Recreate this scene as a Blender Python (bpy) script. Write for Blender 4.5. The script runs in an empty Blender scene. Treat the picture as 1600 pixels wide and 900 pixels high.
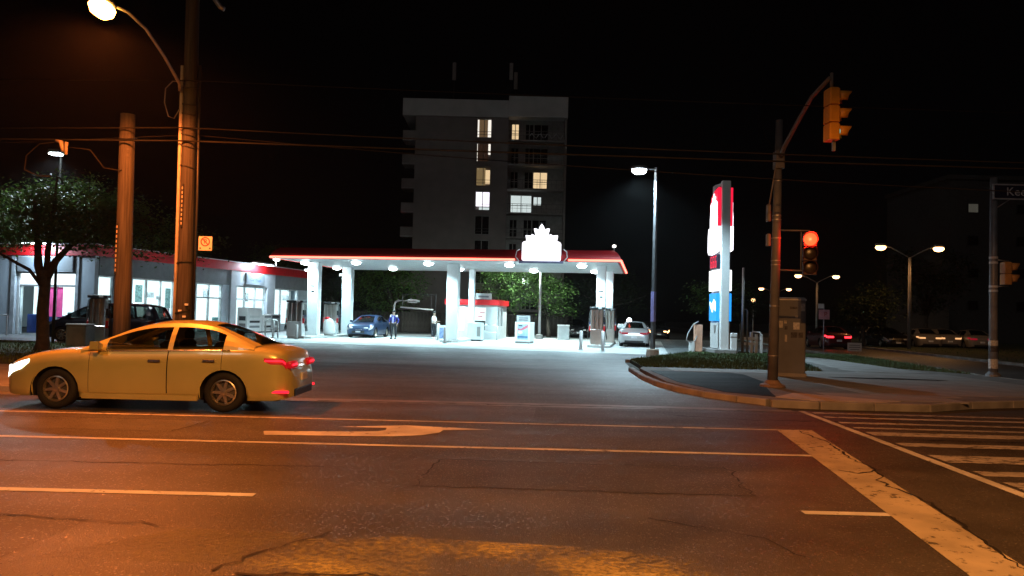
import bpy, bmesh, math, random
import numpy as np
from mathutils import Vector, Matrix
random.seed(7)
SC = bpy.context.scene
COL = SC.collection
rad = math.radians

# ------------------------------------------------------------------ camera, sky, added city-glow sun, exposure
cam = bpy.data.cameras.new("camera"); co = bpy.data.objects.new("camera", cam); COL.objects.link(co)
cam.sensor_width = 36.0; cam.lens = 27.0; cam.clip_start = 0.1; cam.clip_end = 2000
pitch, roll = math.atan(42/1200), rad(1.4)
fwd = Vector((0, math.cos(pitch), math.sin(pitch))); r0 = Vector((1, 0, 0)); u0 = r0.cross(fwd)
rgt = r0*math.cos(roll)+u0*math.sin(roll); upv = u0*math.cos(roll)-r0*math.sin(roll)
m = Matrix((rgt, upv, -fwd)).transposed().to_4x4(); m.translation = (0, 0, 1.7)
co.matrix_world = m
SC.camera = co
W = bpy.data.worlds.new("World"); SC.world = W; W.use_nodes = True
wn = W.node_tree.nodes; wl = W.node_tree.links
sky = wn.new("ShaderNodeTexSky"); sky.sky_type = 'NISHITA'; sky.sun_disc = False
sky.sun_elevation = rad(28); sky.sun_rotation = rad(200)
bgn = wn["Background"]; bgn.inputs[1].default_value = 0.00008
wl.new(sky.outputs[0], bgn.inputs[0])
city_glow = bpy.data.lights.new("city_glow", 'SUN'); city_glow.energy = 0.07; city_glow.angle = rad(8); city_glow.color = (1, .93, .86)  # weak sun added as city glow to lift the dark walls
mo = bpy.data.objects.new("city_glow", city_glow); COL.objects.link(mo)
mo.rotation_euler = Vector((0.34, 0.83, -0.53)).to_track_quat('-Z', 'Y').to_euler()
SC.view_settings.view_transform = 'Standard'; SC.view_settings.look = 'None'
SC.view_settings.exposure = 0.15; SC.view_settings.gamma = 1
SC.cycles.use_denoising = True
try: SC.cycles.denoiser = 'OPENIMAGEDENOISE'
except Exception: pass
SC.cycles.max_bounces = 6; SC.cycles.diffuse_bounces = 3; SC.cycles.glossy_bounces = 3
SC.cycles.transmission_bounces = 4; SC.cycles.transparent_max_bounces = 10
SC.cycles.caustics_reflective = False; SC.cycles.caustics_refractive = False
SC.cycles.sample_clamp_indirect = 4

# ------------------------------------------------------------------ materials
MATS = {}
def mat(name, col, rough=.6, metal=0., emit=None, es=0., var=0.25, scale=3., bump=0., spec=.5, coat=0., detail=4, bscale=None, alpha=None):
    if name in MATS: return MATS[name]
    M_ = bpy.data.materials.new(name); M_.use_nodes = True; nt = M_.node_tree; N = nt.nodes; L = nt.links
    b = N["Principled BSDF"]
    b.inputs["Roughness"].default_value = rough; b.inputs["Metallic"].default_value = metal
    b.inputs["Specular IOR Level"].default_value = spec; b.inputs["Coat Weight"].default_value = coat
    b.inputs["Coat Roughness"].default_value = .05
    tc = N.new("ShaderNodeTexCoord"); nz = N.new("ShaderNodeTexNoise")
    nz.inputs["Scale"].default_value = scale; nz.inputs["Detail"].default_value = detail
    L.new(tc.outputs["Object"], nz.inputs["Vector"])
    rp = N.new("ShaderNodeValToRGB"); rp.color_ramp.elements[0].position = .3; rp.color_ramp.elements[1].position = .7
    rp.color_ramp.elements[0].color = (*[c*(1-var) for c in col], 1); rp.color_ramp.elements[1].color = (*[min(1, c*(1+var)) for c in col], 1)
    L.new(nz.outputs[0], rp.inputs[0]); L.new(rp.outputs[0], b.inputs["Base Color"])
    if emit:
        b.inputs["Emission Color"].default_value = (*emit, 1); b.inputs["Emission Strength"].default_value = es
    if bump:
        n2 = N.new("ShaderNodeTexNoise"); n2.inputs["Scale"].default_value = bscale or scale*8; n2.inputs["Detail"].default_value = 3
        L.new(tc.outputs["Object"], n2.inputs["Vector"])
        bp = N.new("ShaderNodeBump"); bp.inputs["Strength"].default_value = bump; bp.inputs["Distance"].default_value = .01
        L.new(n2.outputs[0], bp.inputs["Height"]); L.new(bp.outputs[0], b.inputs["Normal"])
    MATS[name] = M_
    return M_

def asphalt(name, col, rough=.5, tracks=False, patch=.35, speck=.25):
    """aggregate speckle, slow stains, tyre-polished tracks along the road"""
    M_ = bpy.data.materials.new(name); M_.use_nodes = True; nt = M_.node_tree; N = nt.nodes; L = nt.links
    b = N["Principled BSDF"]; tc = N.new("ShaderNodeTexCoord")
    def noise(scale, detail=4, sx=1., sy=1.):
        mp = N.new("ShaderNodeMapping"); mp.inputs["Scale"].default_value = (sx, sy, 1); L.new(tc.outputs["Object"], mp.inputs[0])
        n = N.new("ShaderNodeTexNoise"); n.inputs["Scale"].default_value = scale; n.inputs["Detail"].default_value = detail
        L.new(mp.outputs[0], n.inputs["Vector"]); return n.outputs[0]
    def ramp(src, p0, c0, p1, c1):
        r = N.new("ShaderNodeValToRGB"); e = r.color_ramp.elements
        e[0].position = p0; e[1].position = p1; e[0].color = (c0, c0, c0, 1); e[1].color = (c1, c1, c1, 1)
        L.new(src, r.inputs[0]); return r.outputs[0]
    def mul(a, bb):
        x = N.new("ShaderNodeMixRGB"); x.blend_type = 'MULTIPLY'; x.inputs[0].default_value = 1
        L.new(a, x.inputs[1]); L.new(bb, x.inputs[2]); return x.outputs[0]
    base = N.new("ShaderNodeRGB"); base.outputs[0].default_value = (*col, 1)
    c = mul(base.outputs[0], ramp(noise(.35, 5, .35, 1), .3, 1-patch, .75, 1+patch))
    c = mul(c, ramp(noise(2.2, 6), .35, .8, .7, 1.15))
    v = N.new("ShaderNodeTexVoronoi"); v.inputs["Scale"].default_value = 75; L.new(tc.outputs["Object"], v.inputs["Vector"])
    wn_ = N.new("ShaderNodeTexWhiteNoise"); L.new(v.outputs["Position"], wn_.inputs["Vector"])
    c = mul(c, ramp(wn_.outputs[0], .0, 1-speck, 1., 1+speck))
    c = mul(c, ramp(wn_.outputs[0], .955, 1., .99, 2.1))
    if tracks:
        c = mul(c, ramp(noise(.9, 3, .03, 1), .38, .82, .62, 1.12))
    L.new(c, b.inputs["Base Color"])
    rg = N.new("ShaderNodeMath"); rg.operation = 'MULTIPLY_ADD'; rg.inputs[1].default_value = .3; rg.inputs[2].default_value = rough-.15
    L.new(noise(1.3, 5, .3, 1), rg.inputs[0])
    gl_ = N.new("ShaderNodeMath"); gl_.operation = 'GREATER_THAN'; gl_.inputs[1].default_value = .93; L.new(wn_.outputs[0], gl_.inputs[0])
    gs_ = N.new("ShaderNodeMath"); gs_.operation = 'MULTIPLY_ADD'; gs_.inputs[1].default_value = -.22; L.new(gl_.outputs[0], gs_.inputs[0]); L.new(rg.outputs[0], gs_.inputs[2])
    L.new(gs_.outputs[0], b.inputs["Roughness"])
    b.inputs["Specular IOR Level"].default_value = .5
    bp = N.new("ShaderNodeBump"); bp.inputs["Strength"].default_value = .35; bp.inputs["Distance"].default_value = .008
    ad = N.new("ShaderNodeMath"); ad.operation = 'ADD'; L.new(noise(110, 2), ad.inputs[0]); L.new(v.outputs["Distance"], ad.inputs[1])
    L.new(ad.outputs[0], bp.inputs["Height"]); L.new(bp.outputs[0], b.inputs["Normal"])
    MATS[name] = M_; return M_

def worn_paint(name, col, wear=.5, scale=6., rough=.55, streak=1., patchy=.25, soft=.06):
    """paint that the traffic has rubbed through to the asphalt below"""
    M_ = bpy.data.materials.new(name); M_.use_nodes = True; nt = M_.node_tree; N = nt.nodes; L = nt.links
    b = N["Principled BSDF"]; b.inputs["Roughness"].default_value = rough
    tc = N.new("ShaderNodeTexCoord"); mp = N.new("ShaderNodeMapping"); mp.inputs["Scale"].default_value = (streak, 1, 1); L.new(tc.outputs["Object"], mp.inputs[0])
    nz = N.new("ShaderNodeTexNoise"); nz.inputs["Scale"].default_value = scale; nz.inputs["Detail"].default_value = 8; nz.inputs["Roughness"].default_value = .7
    L.new(mp.outputs[0], nz.inputs["Vector"])
    n2 = N.new("ShaderNodeTexNoise"); n2.inputs["Scale"].default_value = 1.7; n2.inputs["Detail"].default_value = 5; L.new(mp.outputs[0], n2.inputs["Vector"])
    rc = N.new("ShaderNodeValToRGB"); rc.color_ramp.elements[0].color = (*[c*.6 for c in col], 1); rc.color_ramp.elements[1].color = (*col, 1)
    rc.color_ramp.elements[0].position = .35; rc.color_ramp.elements[1].position = .65
    L.new(n2.outputs[0], rc.inputs[0]); L.new(rc.outputs[0], b.inputs["Base Color"])
    ra = N.new("ShaderNodeValToRGB"); ra.color_ramp.elements[0].position = wear-.04; ra.color_ramp.elements[1].position = wear+.06
    n3 = N.new("ShaderNodeTexNoise"); n3.inputs["Scale"].default_value = 1.1; n3.inputs["Detail"].default_value = 4; L.new(tc.outputs["Object"], n3.inputs["Vector"])
    mm_ = N.new("ShaderNodeMath"); mm_.operation = 'MULTIPLY_ADD'; mm_.inputs[1].default_value = patchy; mm_.inputs[2].default_value = -.5*patchy; L.new(n3.outputs[0], mm_.inputs[0])
    sm_ = N.new("ShaderNodeMath"); sm_.operation = 'ADD'; L.new(nz.outputs[0], sm_.inputs[0]); L.new(mm_.outputs[0], sm_.inputs[1])
    ra.color_ramp.elements[1].position = wear+soft
    L.new(sm_.outputs[0], ra.inputs[0]); L.new(ra.outputs[0], b.inputs["Alpha"])
    MATS[name] = M_; return M_

def wood(name, col):
    M_ = bpy.data.materials.new(name); M_.use_nodes = True; nt = M_.node_tree; N = nt.nodes; L = nt.links
    b = N["Principled BSDF"]; b.inputs["Roughness"].default_value = .8
    tc = N.new("ShaderNodeTexCoord"); mp = N.new("ShaderNodeMapping"); mp.inputs["Scale"].default_value = (9, 9, .35); L.new(tc.outputs["Object"], mp.inputs[0])
    nz = N.new("ShaderNodeTexNoise"); nz.inputs["Scale"].default_value = 3.; nz.inputs["Detail"].default_value = 7; L.new(mp.outputs[0], nz.inputs["Vector"])
    rp = N.new("ShaderNodeValToRGB"); rp.color_ramp.elements[0].position = .32; rp.color_ramp.elements[1].position = .68
    rp.color_ramp.elements[0].color = (*[c*.45 for c in col], 1); rp.color_ramp.elements[1].color = (*[c*1.2 for c in col], 1)
    L.new(nz.outputs[0], rp.inputs[0]); L.new(rp.outputs[0], b.inputs["Base Color"])
    bp = N.new("ShaderNodeBump"); bp.inputs["Strength"].default_value = .5; bp.inputs["Distance"].default_value = .01
    L.new(nz.outputs[0], bp.inputs["Height"]); L.new(bp.outputs[0], b.inputs["Normal"])
    MATS[name] = M_; return M_

def glass(name, tint=(.5, .55, .53), mixf=.25):
    M_ = bpy.data.materials.new(name); M_.use_nodes = True; nt = M_.node_tree; N = nt.nodes; L = nt.links
    for n in list(N):
        if n.type != 'OUTPUT_MATERIAL': N.remove(n)
    tr = N.new("ShaderNodeBsdfTransparent"); tr.inputs[0].default_value = (*tint, 1)
    gl = N.new("ShaderNodeBsdfGlossy"); gl.inputs[1].default_value = .03; gl.inputs[0].default_value = (1, 1, 1, 1)
    lw = N.new("ShaderNodeLayerWeight"); pw_ = N.new("ShaderNodeMath"); pw_.operation = 'POWER'; pw_.inputs[1].default_value = 5; L.new(lw.outputs["Facing"], pw_.inputs[0])
    fr = N.new("ShaderNodeMath"); fr.operation = 'MULTIPLY_ADD'; fr.inputs[1].default_value = .95; fr.inputs[2].default_value = .045; L.new(pw_.outputs[0], fr.inputs[0])
    mx = N.new("ShaderNodeMixShader"); L.new(fr.outputs[0], mx.inputs[0]); L.new(tr.outputs[0], mx.inputs[1]); L.new(gl.outputs[0], mx.inputs[2])
    L.new(mx.outputs[0], N["Material Output"].inputs[0]); MATS[name] = M_; return M_

ASPH = asphalt("road_asphalt", (.075, .066, .06), .5, True)
ASPH2 = asphalt("apron_asphalt", (.085, .09, .1), .55)
ASPH3 = asphalt("forecourt_asphalt", (.17, .185, .19), .55)
ASPHP = asphalt("patch_asphalt", (.011, .011, .013), .7)
ASPHP.node_tree.nodes["Principled BSDF"].inputs["Specular IOR Level"].default_value = .08
EARTH = mat("earth", (.035, .035, .03), .95, var=.5, scale=.4)
CONC = mat("concrete", (.27, .265, .26), .8, var=.22, scale=1.1, bump=.3, detail=8)
CONCS = mat("slab_concrete", (.46, .48, .48), .65, var=.14, scale=.6, bump=.2, detail=8)
KERB = mat("kerb_concrete", (.24, .23, .215), .8, var=.3, scale=2.5, bump=.4, detail=8)
GRASS = mat("grass_blade", (.05, .085, .025), .8, var=.5, scale=2.)
SOIL = mat("turf_soil", (.025, .035, .015), .95, var=.5, scale=1.5, bump=.6)
PAINT = worn_paint("road_paint_white", (.72, .7, .66), .36, 7.)
PAINTW = worn_paint("road_paint_worn", (.55, .5, .46), .42, 12., streak=.4)
PAINTY = worn_paint("road_paint_yellow", (.46, .36, .13), .47, 22., streak=.9, patchy=.95, soft=.26)
PAINTG = worn_paint("road_paint_ghost", (.2, .16, .08), .46, 20., streak=.7, patchy=.7, soft=.35)
CRACK = mat("crack_tar", (.012, .011, .01), .7)
WOOD = wood("pole_wood", (.058, .052, .048))
WOODD = wood("pole_wood_old", (.064, .057, .05))
GALV = mat("galvanised_steel", (.38, .38, .4), .5, .7, var=.2, scale=5)
GREYP = mat("grey_paint", (.22, .21, .2), .6, var=.15)
STEELP = mat("signal_pole_paint", (.15, .15, .16), .6, var=.2)
DARK = mat("dark_plastic", (.02, .02, .022), .5)
BLACK = mat("black_rubber", (.012, .012, .012), .8)
WHITEP = mat("white_paint", (.75, .76, .76), .45, var=.06)
OFFW = mat("off_white_panel", (.6, .62, .62), .55, var=.08)
STORE = mat("store_cladding", (.5, .58, .64), .65, var=.08, scale=1.2)
STORED = mat("store_fascia_grey", (.2, .21, .22), .7, var=.1)
REDP = mat("red_paint", (.58, .012, .016), .4, var=.1)
STAIN = mat("stainless_steel", (.62, .58, .54), .28, 1., var=.12, scale=2.)
BLUEP = mat("blue_paint", (.03, .07, .3), .45)
ORANGEP = mat("signal_yellow_paint", (.85, .36, .03), .5, var=.1)
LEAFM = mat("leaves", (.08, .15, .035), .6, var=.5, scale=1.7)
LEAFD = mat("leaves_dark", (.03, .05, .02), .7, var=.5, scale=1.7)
for lm in (LEAFM, LEAFD):                       # thin leaves let light through
    nt = lm.node_tree; b_ = nt.nodes["Principled BSDF"]; tr_ = nt.nodes.new("ShaderNodeBsdfTranslucent"); mx_ = nt.nodes.new("ShaderNodeMixShader"); mx_.inputs[0].default_value = .4
    src = b_.inputs["Base Color"].links[0].from_socket; nt.links.new(src, tr_.inputs[0]); nt.links.new(b_.outputs[0], mx_.inputs[1]); nt.links.new(tr_.outputs[0], mx_.inputs[2]); nt.links.new(mx_.outputs[0], nt.nodes["Material Output"].inputs[0])
BARK = mat("bark", (.055, .045, .035), .9, var=.4, scale=6, bump=.7)
BRICK = mat("apartment_brick", (.19, .16, .15), .9, var=.12, scale=.8)
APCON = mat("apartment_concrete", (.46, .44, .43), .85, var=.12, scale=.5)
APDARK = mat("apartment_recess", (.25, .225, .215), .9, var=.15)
WINDK = mat("dark_window_glass", (.012, .012, .014), .08)
CGLASS = glass("car_glass", (.32, .36, .34))
SGLASS = glass("shop_glass", (.9, .95, .95))
def em(name, c, s): return mat(name, tuple(v*.15 for v in c), .4, emit=c, es=s, var=.02)
E_COOL = em("lamp_cool_white", (.82, .97, 1.), 26.)
E_SOD = em("lamp_sodium", (1., .4, .06), 45.)
E_SODF = em("lamp_sodium_distant", (1., .52, .22), 9.)
E_SIGN = em("sign_white_light", (.93, .92, 1.), 2.2)
E_SIGNR = em("sign_red_light", (1., .012, .05), 1.1)
E_SIGNB = em("sign_blue_light", (.02, .33, 1.), 1.2)
E_LED = em("led_strip", (1., .15, .1), 4.2)
E_SHOP = em("shop_interior_light", (.82, .97, 1.), 1.5)
E_RED = em("signal_red", (1., .02, .005), 10.)
E_TAIL = em("tail_light_lit", (1., .012, .03), 2.4)
E_TAILD = em("tail_light_dim", (.7, .01, .04), .35)
E_HEAD = em("head_light_lit", (1., .95, .85), 5.)
E_GREEN = em("signal_green", (.1, .9, .75), 1.4)
E_W1 = em("window_warm", (1., .72, .4), .75)
E_W2 = em("window_cool", (.75, .86, .85), .75)
E_W3 = em("window_bright", (.95, .9, 1.), 1.3)
E_W4 = em("window_dim", (.8, .5, .25), .13)
E_W5 = em("curtain_white", (1., .93, .82), .95)

# ------------------------------------------------------------------ mesh helpers
class MB:
    def __init__(s): s.v = []; s.f = []
    def add(s, v, f):
        o = len(s.v); s.v += [tuple(p) for p in v]; s.f += [tuple(i+o for i in q) for q in f]; return s
    def box(s, x0, x1, y0, y1, z0, z1, rz=0., c=(0, 0)):
        P = [(x0, y0, z0), (x1, y0, z0), (x1, y1, z0), (x0, y1, z0), (x0, y0, z1), (x1, y0, z1), (x1, y1, z1), (x0, y1, z1)]
        if rz:
            a, b = math.cos(rz), math.sin(rz)
            P = [(c[0]+(x-c[0])*a-(y-c[1])*b, c[1]+(x-c[0])*b+(y-c[1])*a, z) for x, y, z in P]
        return s.add(P, [(0, 3, 2, 1), (4, 5, 6, 7), (0, 1, 5, 4), (1, 2, 6, 5), (2, 3, 7, 6), (3, 0, 4, 7)])
    def rbox(s, x0, x1, y0, y1, z0, z1, b=.02):
        """box with chamfered vertical and top edges"""
        def ring(i, z): return [(x0+i+b, y0+i, z), (x1-i-b, y0+i, z), (x1-i, y0+i+b, z), (x1-i, y1-i-b, z), (x1-i-b, y1-i, z), (x0+i+b, y1-i, z), (x0+i, y1-i-b, z), (x0+i, y0+i+b, z)]
        return s.loft([ring(0, z0), ring(0, z1-b), ring(b*.8, z1)], True)
    def loft(s, rings, caps=False, closed=True):
        n = len(rings[0]); V = [p for r in rings for p in r]; Fc = []
        for i in range(len(rings)-1):
            for j in range(n if closed else n-1):
                k = (j+1) % n
                Fc.append((i*n+j, i*n+k, (i+1)*n+k, (i+1)*n+j))
        if caps: Fc += [tuple(range(n-1, -1, -1)), tuple((len(rings)-1)*n+j for j in range(n))]
        return s.add(V, Fc)
    def tube(s, pts, r, n=8, caps=True):
        pts = [Vector(p) for p in pts]; R = r if isinstance(r, (list, tuple)) else [r]*len(pts)
        rings = []; ref = None
        for i, p in enumerate(pts):
            d = (pts[min(i+1, len(pts)-1)]-pts[max(i-1, 0)]).normalized()
            if ref is None: ref = Vector((1, 0, 0)) if abs(d.x) < .8 else Vector((0, 1, 0))
            a = d.cross(ref).normalized(); b = d.cross(a).normalized(); ref = b.cross(d).normalized() if False else ref
            rings.append([p+(a*math.cos(2*math.pi*k/n)+b*math.sin(2*math.pi*k/n))*R[i] for k in range(n)])
        return s.loft(rings, caps)
    def lathe(s, prof, n=16, c=(0, 0, 0), ax='z', caps=True):
        rings = []
        for r, h in prof:
            ring = []
            for k in range(n):
                a = 2*math.pi*k/n; x, y = r*math.cos(a), r*math.sin(a)
                ring.append({'z': (c[0]+x, c[1]+y, c[2]+h), 'y': (c[0]+x, c[1]+h, c[2]+y), 'x': (c[0]+h, c[1]+x, c[2]+y)}[ax])
            rings.append(ring)
        return s.loft(rings, caps)
    def prism(s, poly, h0, h1, plane='xy'):
        def P(a, b, h): return {'xy': (a, b, h), 'xz': (a, h, b), 'yz': (h, a, b)}[plane]
        n = len(poly)
        return s.add([P(a, b, h0) for a, b in poly]+[P(a, b, h1) for a, b in poly],
                     [tuple(range(n)), tuple(range(2*n-1, n-1, -1))]+[(i, i+n, (i+1) % n+n, (i+1) % n) for i in range(n)])
    def sheet(s, poly, z=0.):
        return s.add([(a, b, z) for a, b in poly], [tuple(range(len(poly)))])
    def build(s, name, ma, parent=None, smooth=False, fixn=True):
        me = bpy.data.meshes.new(name); me.from_pydata(s.v, [], s.f); me.update()
        if fixn:
            bm = bmesh.new(); bm.from_mesh(me); bmesh.ops.recalc_face_normals(bm, faces=bm.faces); bm.to_mesh(me); bm.free()
        if smooth: me.polygons.foreach_set("use_smooth", [True]*len(me.polygons))
        me.materials.append(ma)
        o = bpy.data.objects.new(name, me); COL.objects.link(o)
        if parent: o.parent = parent
        return o
def tag(o, label=None, cat=None, group=None, kind=None):
    for k, v in (("label", label), ("category", cat), ("group", group), ("kind", kind)):
        if v: o[k] = v
    return o
def thing(name, label, cat, loc=(0, 0, 0), rz=0., group=None):
    o = bpy.data.objects.new(name, None); o.empty_display_size = .1; COL.objects.link(o)
    o.location = loc; o.rotation_euler = (0, 0, rz); return tag(o, label, cat, group)
def clone(o, parent=None):
    c = o.copy(); COL.objects.link(c); c.parent = parent
    for ch in list(o.children): clone(ch, c)
    return c
def struct(o): o["kind"] = "structure"; return o
def lamp(name, kind, loc, power, col, parent=None, size=.3, aim=None, spot=None, blend=.5):
    l = bpy.data.lights.new(name, kind); l.energy = power; l.color = col
    if kind == 'AREA': l.shape = 'DISK'; l.size = size
    elif kind in ('POINT', 'SPOT'): l.shadow_soft_size = size
    if kind == 'SPOT': l.spot_size = rad(spot); l.spot_blend = blend
    o = bpy.data.objects.new(name, l); COL.objects.link(o); o.location = loc
    if aim: o.rotation_euler = Vector(aim).to_track_quat('-Z', 'Y').to_euler()
    if parent: o.parent = parent
    return o
def text(name, s, size, ma, parent, loc, rot=(rad(90), 0, 0), align='CENTER', depth=.004, sx=1.):
    cu = bpy.data.curves.new(name, 'FONT'); cu.body = s; cu.size = size; cu.align_x = align; cu.align_y = 'CENTER'; cu.extrude = depth; cu.resolution_u = 3
    t = bpy.data.objects.new(name, cu); COL.objects.link(t); bpy.context.view_layer.update()
    me = bpy.data.meshes.new_from_object(t.evaluated_get(bpy.context.evaluated_depsgraph_get()))
    bpy.data.objects.remove(t); me.name = name; me.materials.clear(); me.materials.append(ma)
    o = bpy.data.objects.new(name, me); COL.objects.link(o); o.parent = parent; o.location = loc; o.rotation_euler = rot; o.scale = (sx, 1, 1)
    return o
TH = rad(10)                                   # the filling station stands 10 degrees off the road
def S(a, b, z=0.): return (5.6+a*math.cos(TH)+b*math.sin(TH), 40.6-a*math.sin(TH)+b*math.cos(TH), z)
def arcpts(cx, cy, r, a0, a1, n): return [(cx+r*math.cos(rad(a0+(a1-a0)*i/n)), cy+r*math.sin(rad(a0+(a1-a0)*i/n))) for i in range(n+1)]

# ------------------------------------------------------------------ ground, roads, pavements
g = struct(MB().sheet([(-260, -60), (300, -60), (300, 420), (-260, 420)], -.03).build("ground", EARTH))
road = struct(MB().sheet([(-140, 1.2), (140, 1.2), (140, 14.75), (-140, 14.75)], 0).build("road", ASPH))
cross = struct(MB().sheet([(14.2, 14.75), (40, 14.75), (26.5, 20), (23.2, 26), (22.2, 33), (23.6, 48), (32, 140), (62, 400), (52, 400), (25, 140), (17.2, 44), (16.6, 34), (15.6, 26), (14.9, 21)], -.004).build("side_street", ASPH))
apron = struct(MB().sheet([(-7.2, 14.75), (5.3, 14.75), (5.1, 15.7), (4.25, 17), (3.78, 19.4), (3.92, 24.6), (-9.5, 25.6), (-9.2, 20), (-8.6, 17.5)], -.002).build("driveway_apron", ASPH2))
fore = struct(MB().sheet([(-9.5, 25.55), (3.95, 24.55), (4.4, 29.6), (9.2, 38.4), (16.4, 38.4), (17.4, 46), (20, 62), (-34, 72), (-34, 34), (-10.4, 31)], -.004).build("forecourt", ASPH3))
# concrete drive slab under the canopy, poured in bays
bay = struct(MB().sheet([S(-26, -4.6)[:2], S(2.6, -4.6)[:2], S(2.6, 17)[:2], S(-26, 17)[:2]], .001).build("drive_slab", mat("slab_joint", (.1, .1, .1), .9)))
nb = None
for i in range(9):
    for j in range(6):
        a0, b0 = -26+i*3.178, -4.6+j*3.6
        if nb is None:
            nb = MB().box(0, 3.158, 0, 3.58, 0, .008).build("concrete_bay", CONCS, bay); o = nb
        else:
            o = nb.copy(); COL.objects.link(o)
        o.location = S(a0, b0, .002); o.rotation_euler = (0, 0, -TH)
# pavement on the corner: concrete with a step, slabs scored into it, a dark asphalt reinstatement, turf behind
HK = .12
walk = struct(MB().prism([(5.35, 15.55), (6.2, 15.5), (8.3, 15.5), (9.6, 16.3), (11.8, 17.0), (14.6, 19.6), (15.3, 23), (15.3, 25), (13.9, 27.4), (13.8, 34), (12.0, 35.5), (11.2, 28.5), (10.2, 25.0), (4.3, 25.0), (4.1, 24.4), (3.95, 19.4), (4.42, 17.05)], -.05, HK-.004).build("pavement", mat("pavement_base", (.16, .155, .15), .9)))
first = None
for i in range(7):
    for j in range(6):
        x0, y0 = 5.0+i*1.5, 15.9+j*1.5
        if x0+1.5 > 15.2 or (x0 < 6.9 and y0 < 23) or (y0 < 17.2 and x0 > 8.8) or (y0 < 18.8 and x0 > 11) or (y0 < 20 and x0 > 12.6): continue
        if first is None: first = MB().rbox(0, 1.485, 0, 1.485, -.03, .004, .006).build("paving_slab", CONC, walk); o = first
        else: o = first.copy(); COL.objects.link(o)
        o.location = (x0, y0, HK+random.uniform(-.0015, .0015))
for k, (x0, y0, w, d) in enumerate([(11.3, 25.05, 2.4, 1.5), (11.5, 26.6, 2.3, 1.5), (11.7, 28.15, 2.1, 1.6), (11.9, 29.8, 1.85, 1.6), (12.05, 31.45, 1.7, 1.6), (12.1, 33.1, 1.6, 1.5), (6.9, 16.0, 1.8, 1.35), (8.75, 16.9, 1.2, 1.9)]):
    o = MB().rbox(0, w, 0, d, -.03, .004, .006).build("paving_slab", CONC, walk); o.location = (x0, y0, HK)
MB().prism([(4.25, 23.3), (6.6, 23.2), (6.85, 22.6), (6.55, 19.4), (6.1, 18.3), (5.75, 16.9), (5.6, 16.15), (4.75, 16.95), (4.22, 19.4)], HK-.01, HK+.003).build("asphalt_patch", ASPHP, walk)
MB().prism([(9.2, 22.3), (11.2, 22.5), (12.6, 22.1), (12.2, 21.9), (9.4, 22.05)], HK, HK+.008).build("dark_strip", ASPHP, walk)  # narrow dark strip set on the slabs beside the cabinet
MB().prism([(5.55, 16.1), (6.3, 17.1), (8.0, 15.75), (7.6, 15.52), (6.2, 15.52)], HK-.05, HK+.007).build("ramp_slab", mat("ramp_concrete", (.42, .38, .33), .8, var=.2, scale=3, bump=.3), walk)
def kerb(name, pts, w=.16, h=HK, z0=-.05, parent=None):
    """each kerb stone its own piece along the line"""
    root = struct(bpy.data.objects.new(name, None)); COL.objects.link(root)
    for (a, b) in zip(pts[:-1], pts[1:]):
        a, b = Vector((*a, 0)), Vector((*b, 0)); L_ = (b-a).length; n = max(1, round(L_/1.2)); d = (b-a).normalized()
        for i in range(n):
            l = L_/n-.008
            o = MB().rbox(0, l, -w/2, w/2, z0, h, .018).build("kerb_stone", KERB, root)
            o.location = a+d*(L_/n*i)+Vector((0, 0, random.uniform(-.004, .004))); o.rotation_euler = (0, 0, math.atan2(d.y, d.x))
    return root
kerb("kerb_line", [(3.86, 24.6), (3.72, 21.5), (3.76, 19.3), (3.98, 18.0), (4.33, 16.95), (4.8, 16.15), (5.25, 15.64)])
kerb("kerb_line", [(5.3, 15.6), (6.2, 15.42), (8.35, 15.42), (9.65, 16.2), (11.85, 16.92), (14.68, 19.52), (15.38, 23), (15.4, 25.2), (16.45, 33), (16.95, 43), (18.3, 55), (20.5, 72)])
kerb("kerb_line", [(40.5, 14.9), (26.8, 20.2), (23.4, 26), (22.4, 33), (23.8, 48), (26, 72)])
kerb("kerb_line", [(4.5, 29.7), (9.0, 38.3), (16.0, 38.6)], h=.1)
kerb("kerb_line", [(-40, 14.85), (-7.4, 14.85), (-8.7, 17.4), (-9.35, 20), (-9.7, 25.6), (-10.6, 31.1), (-34, 34.1)])
lw = struct(MB().prism([(-140, 14.9), (-7.5, 14.9), (-8.75, 17.5), (-9.4, 20), (-140, 20)], -.05, HK-.012).build("pavement", CONC))
# turf
def turf(name, poly, n, seed, h=.09, label=None):
    rnd = random.Random(seed)
    struct(MB().prism(poly, -.05, HK-.02).build(name, SOIL))
    xs = [p[0] for p in poly]; ys = [p[1] for p in poly]; mb = MB()
    def inside(x, y):
        c = False
        for i in range(len(poly)):
            (x1, y1), (x2, y2) = poly[i], poly[i-1]
            if (y1 > y) != (y2 > y) and x < (x2-x1)*(y-y1)/(y2-y1)+x1: c = not c
        return c
    k = 0
    while k < n:
        x, y = rnd.uniform(min(xs), max(xs)), rnd.uniform(min(ys), max(ys))
        if not inside(x, y): continue
        k += 1; a = rnd.uniform(0, 6.28); w = rnd.uniform(.012, .03); hh = h*rnd.uniform(.4, 1.3); lx, ly = rnd.uniform(-.05, .05), rnd.uniform(-.05, .05)
        z = HK-.025
        mb.add([(x-w*math.cos(a), y-w*math.sin(a), z), (x+w*math.cos(a), y+w*math.sin(a), z), (x+lx, y+ly, z+hh)], [(0, 1, 2)])
    tag(mb.build("grass", GRASS, fixn=False), label, "grass", kind="stuff")
turf("verge", [(4.35, 25.1), (10.2, 25.1), (11.1, 28.5), (11.9, 35.5), (13.7, 34.1), (13.8, 27.5), (15.3, 25.3), (16.4, 33), (16.85, 38.5), (9.1, 38.2), (4.6, 29.6)], 26000, 3, label="short green turf of the verge round the price sign")
turf("verge", [(-40, 20.05), (-9.5, 20.05), (-9.8, 25.6), (-10.8, 30.9), (-40, 33.9)], 16000, 4, label="dark turf strip round the street tree and store")
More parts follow.
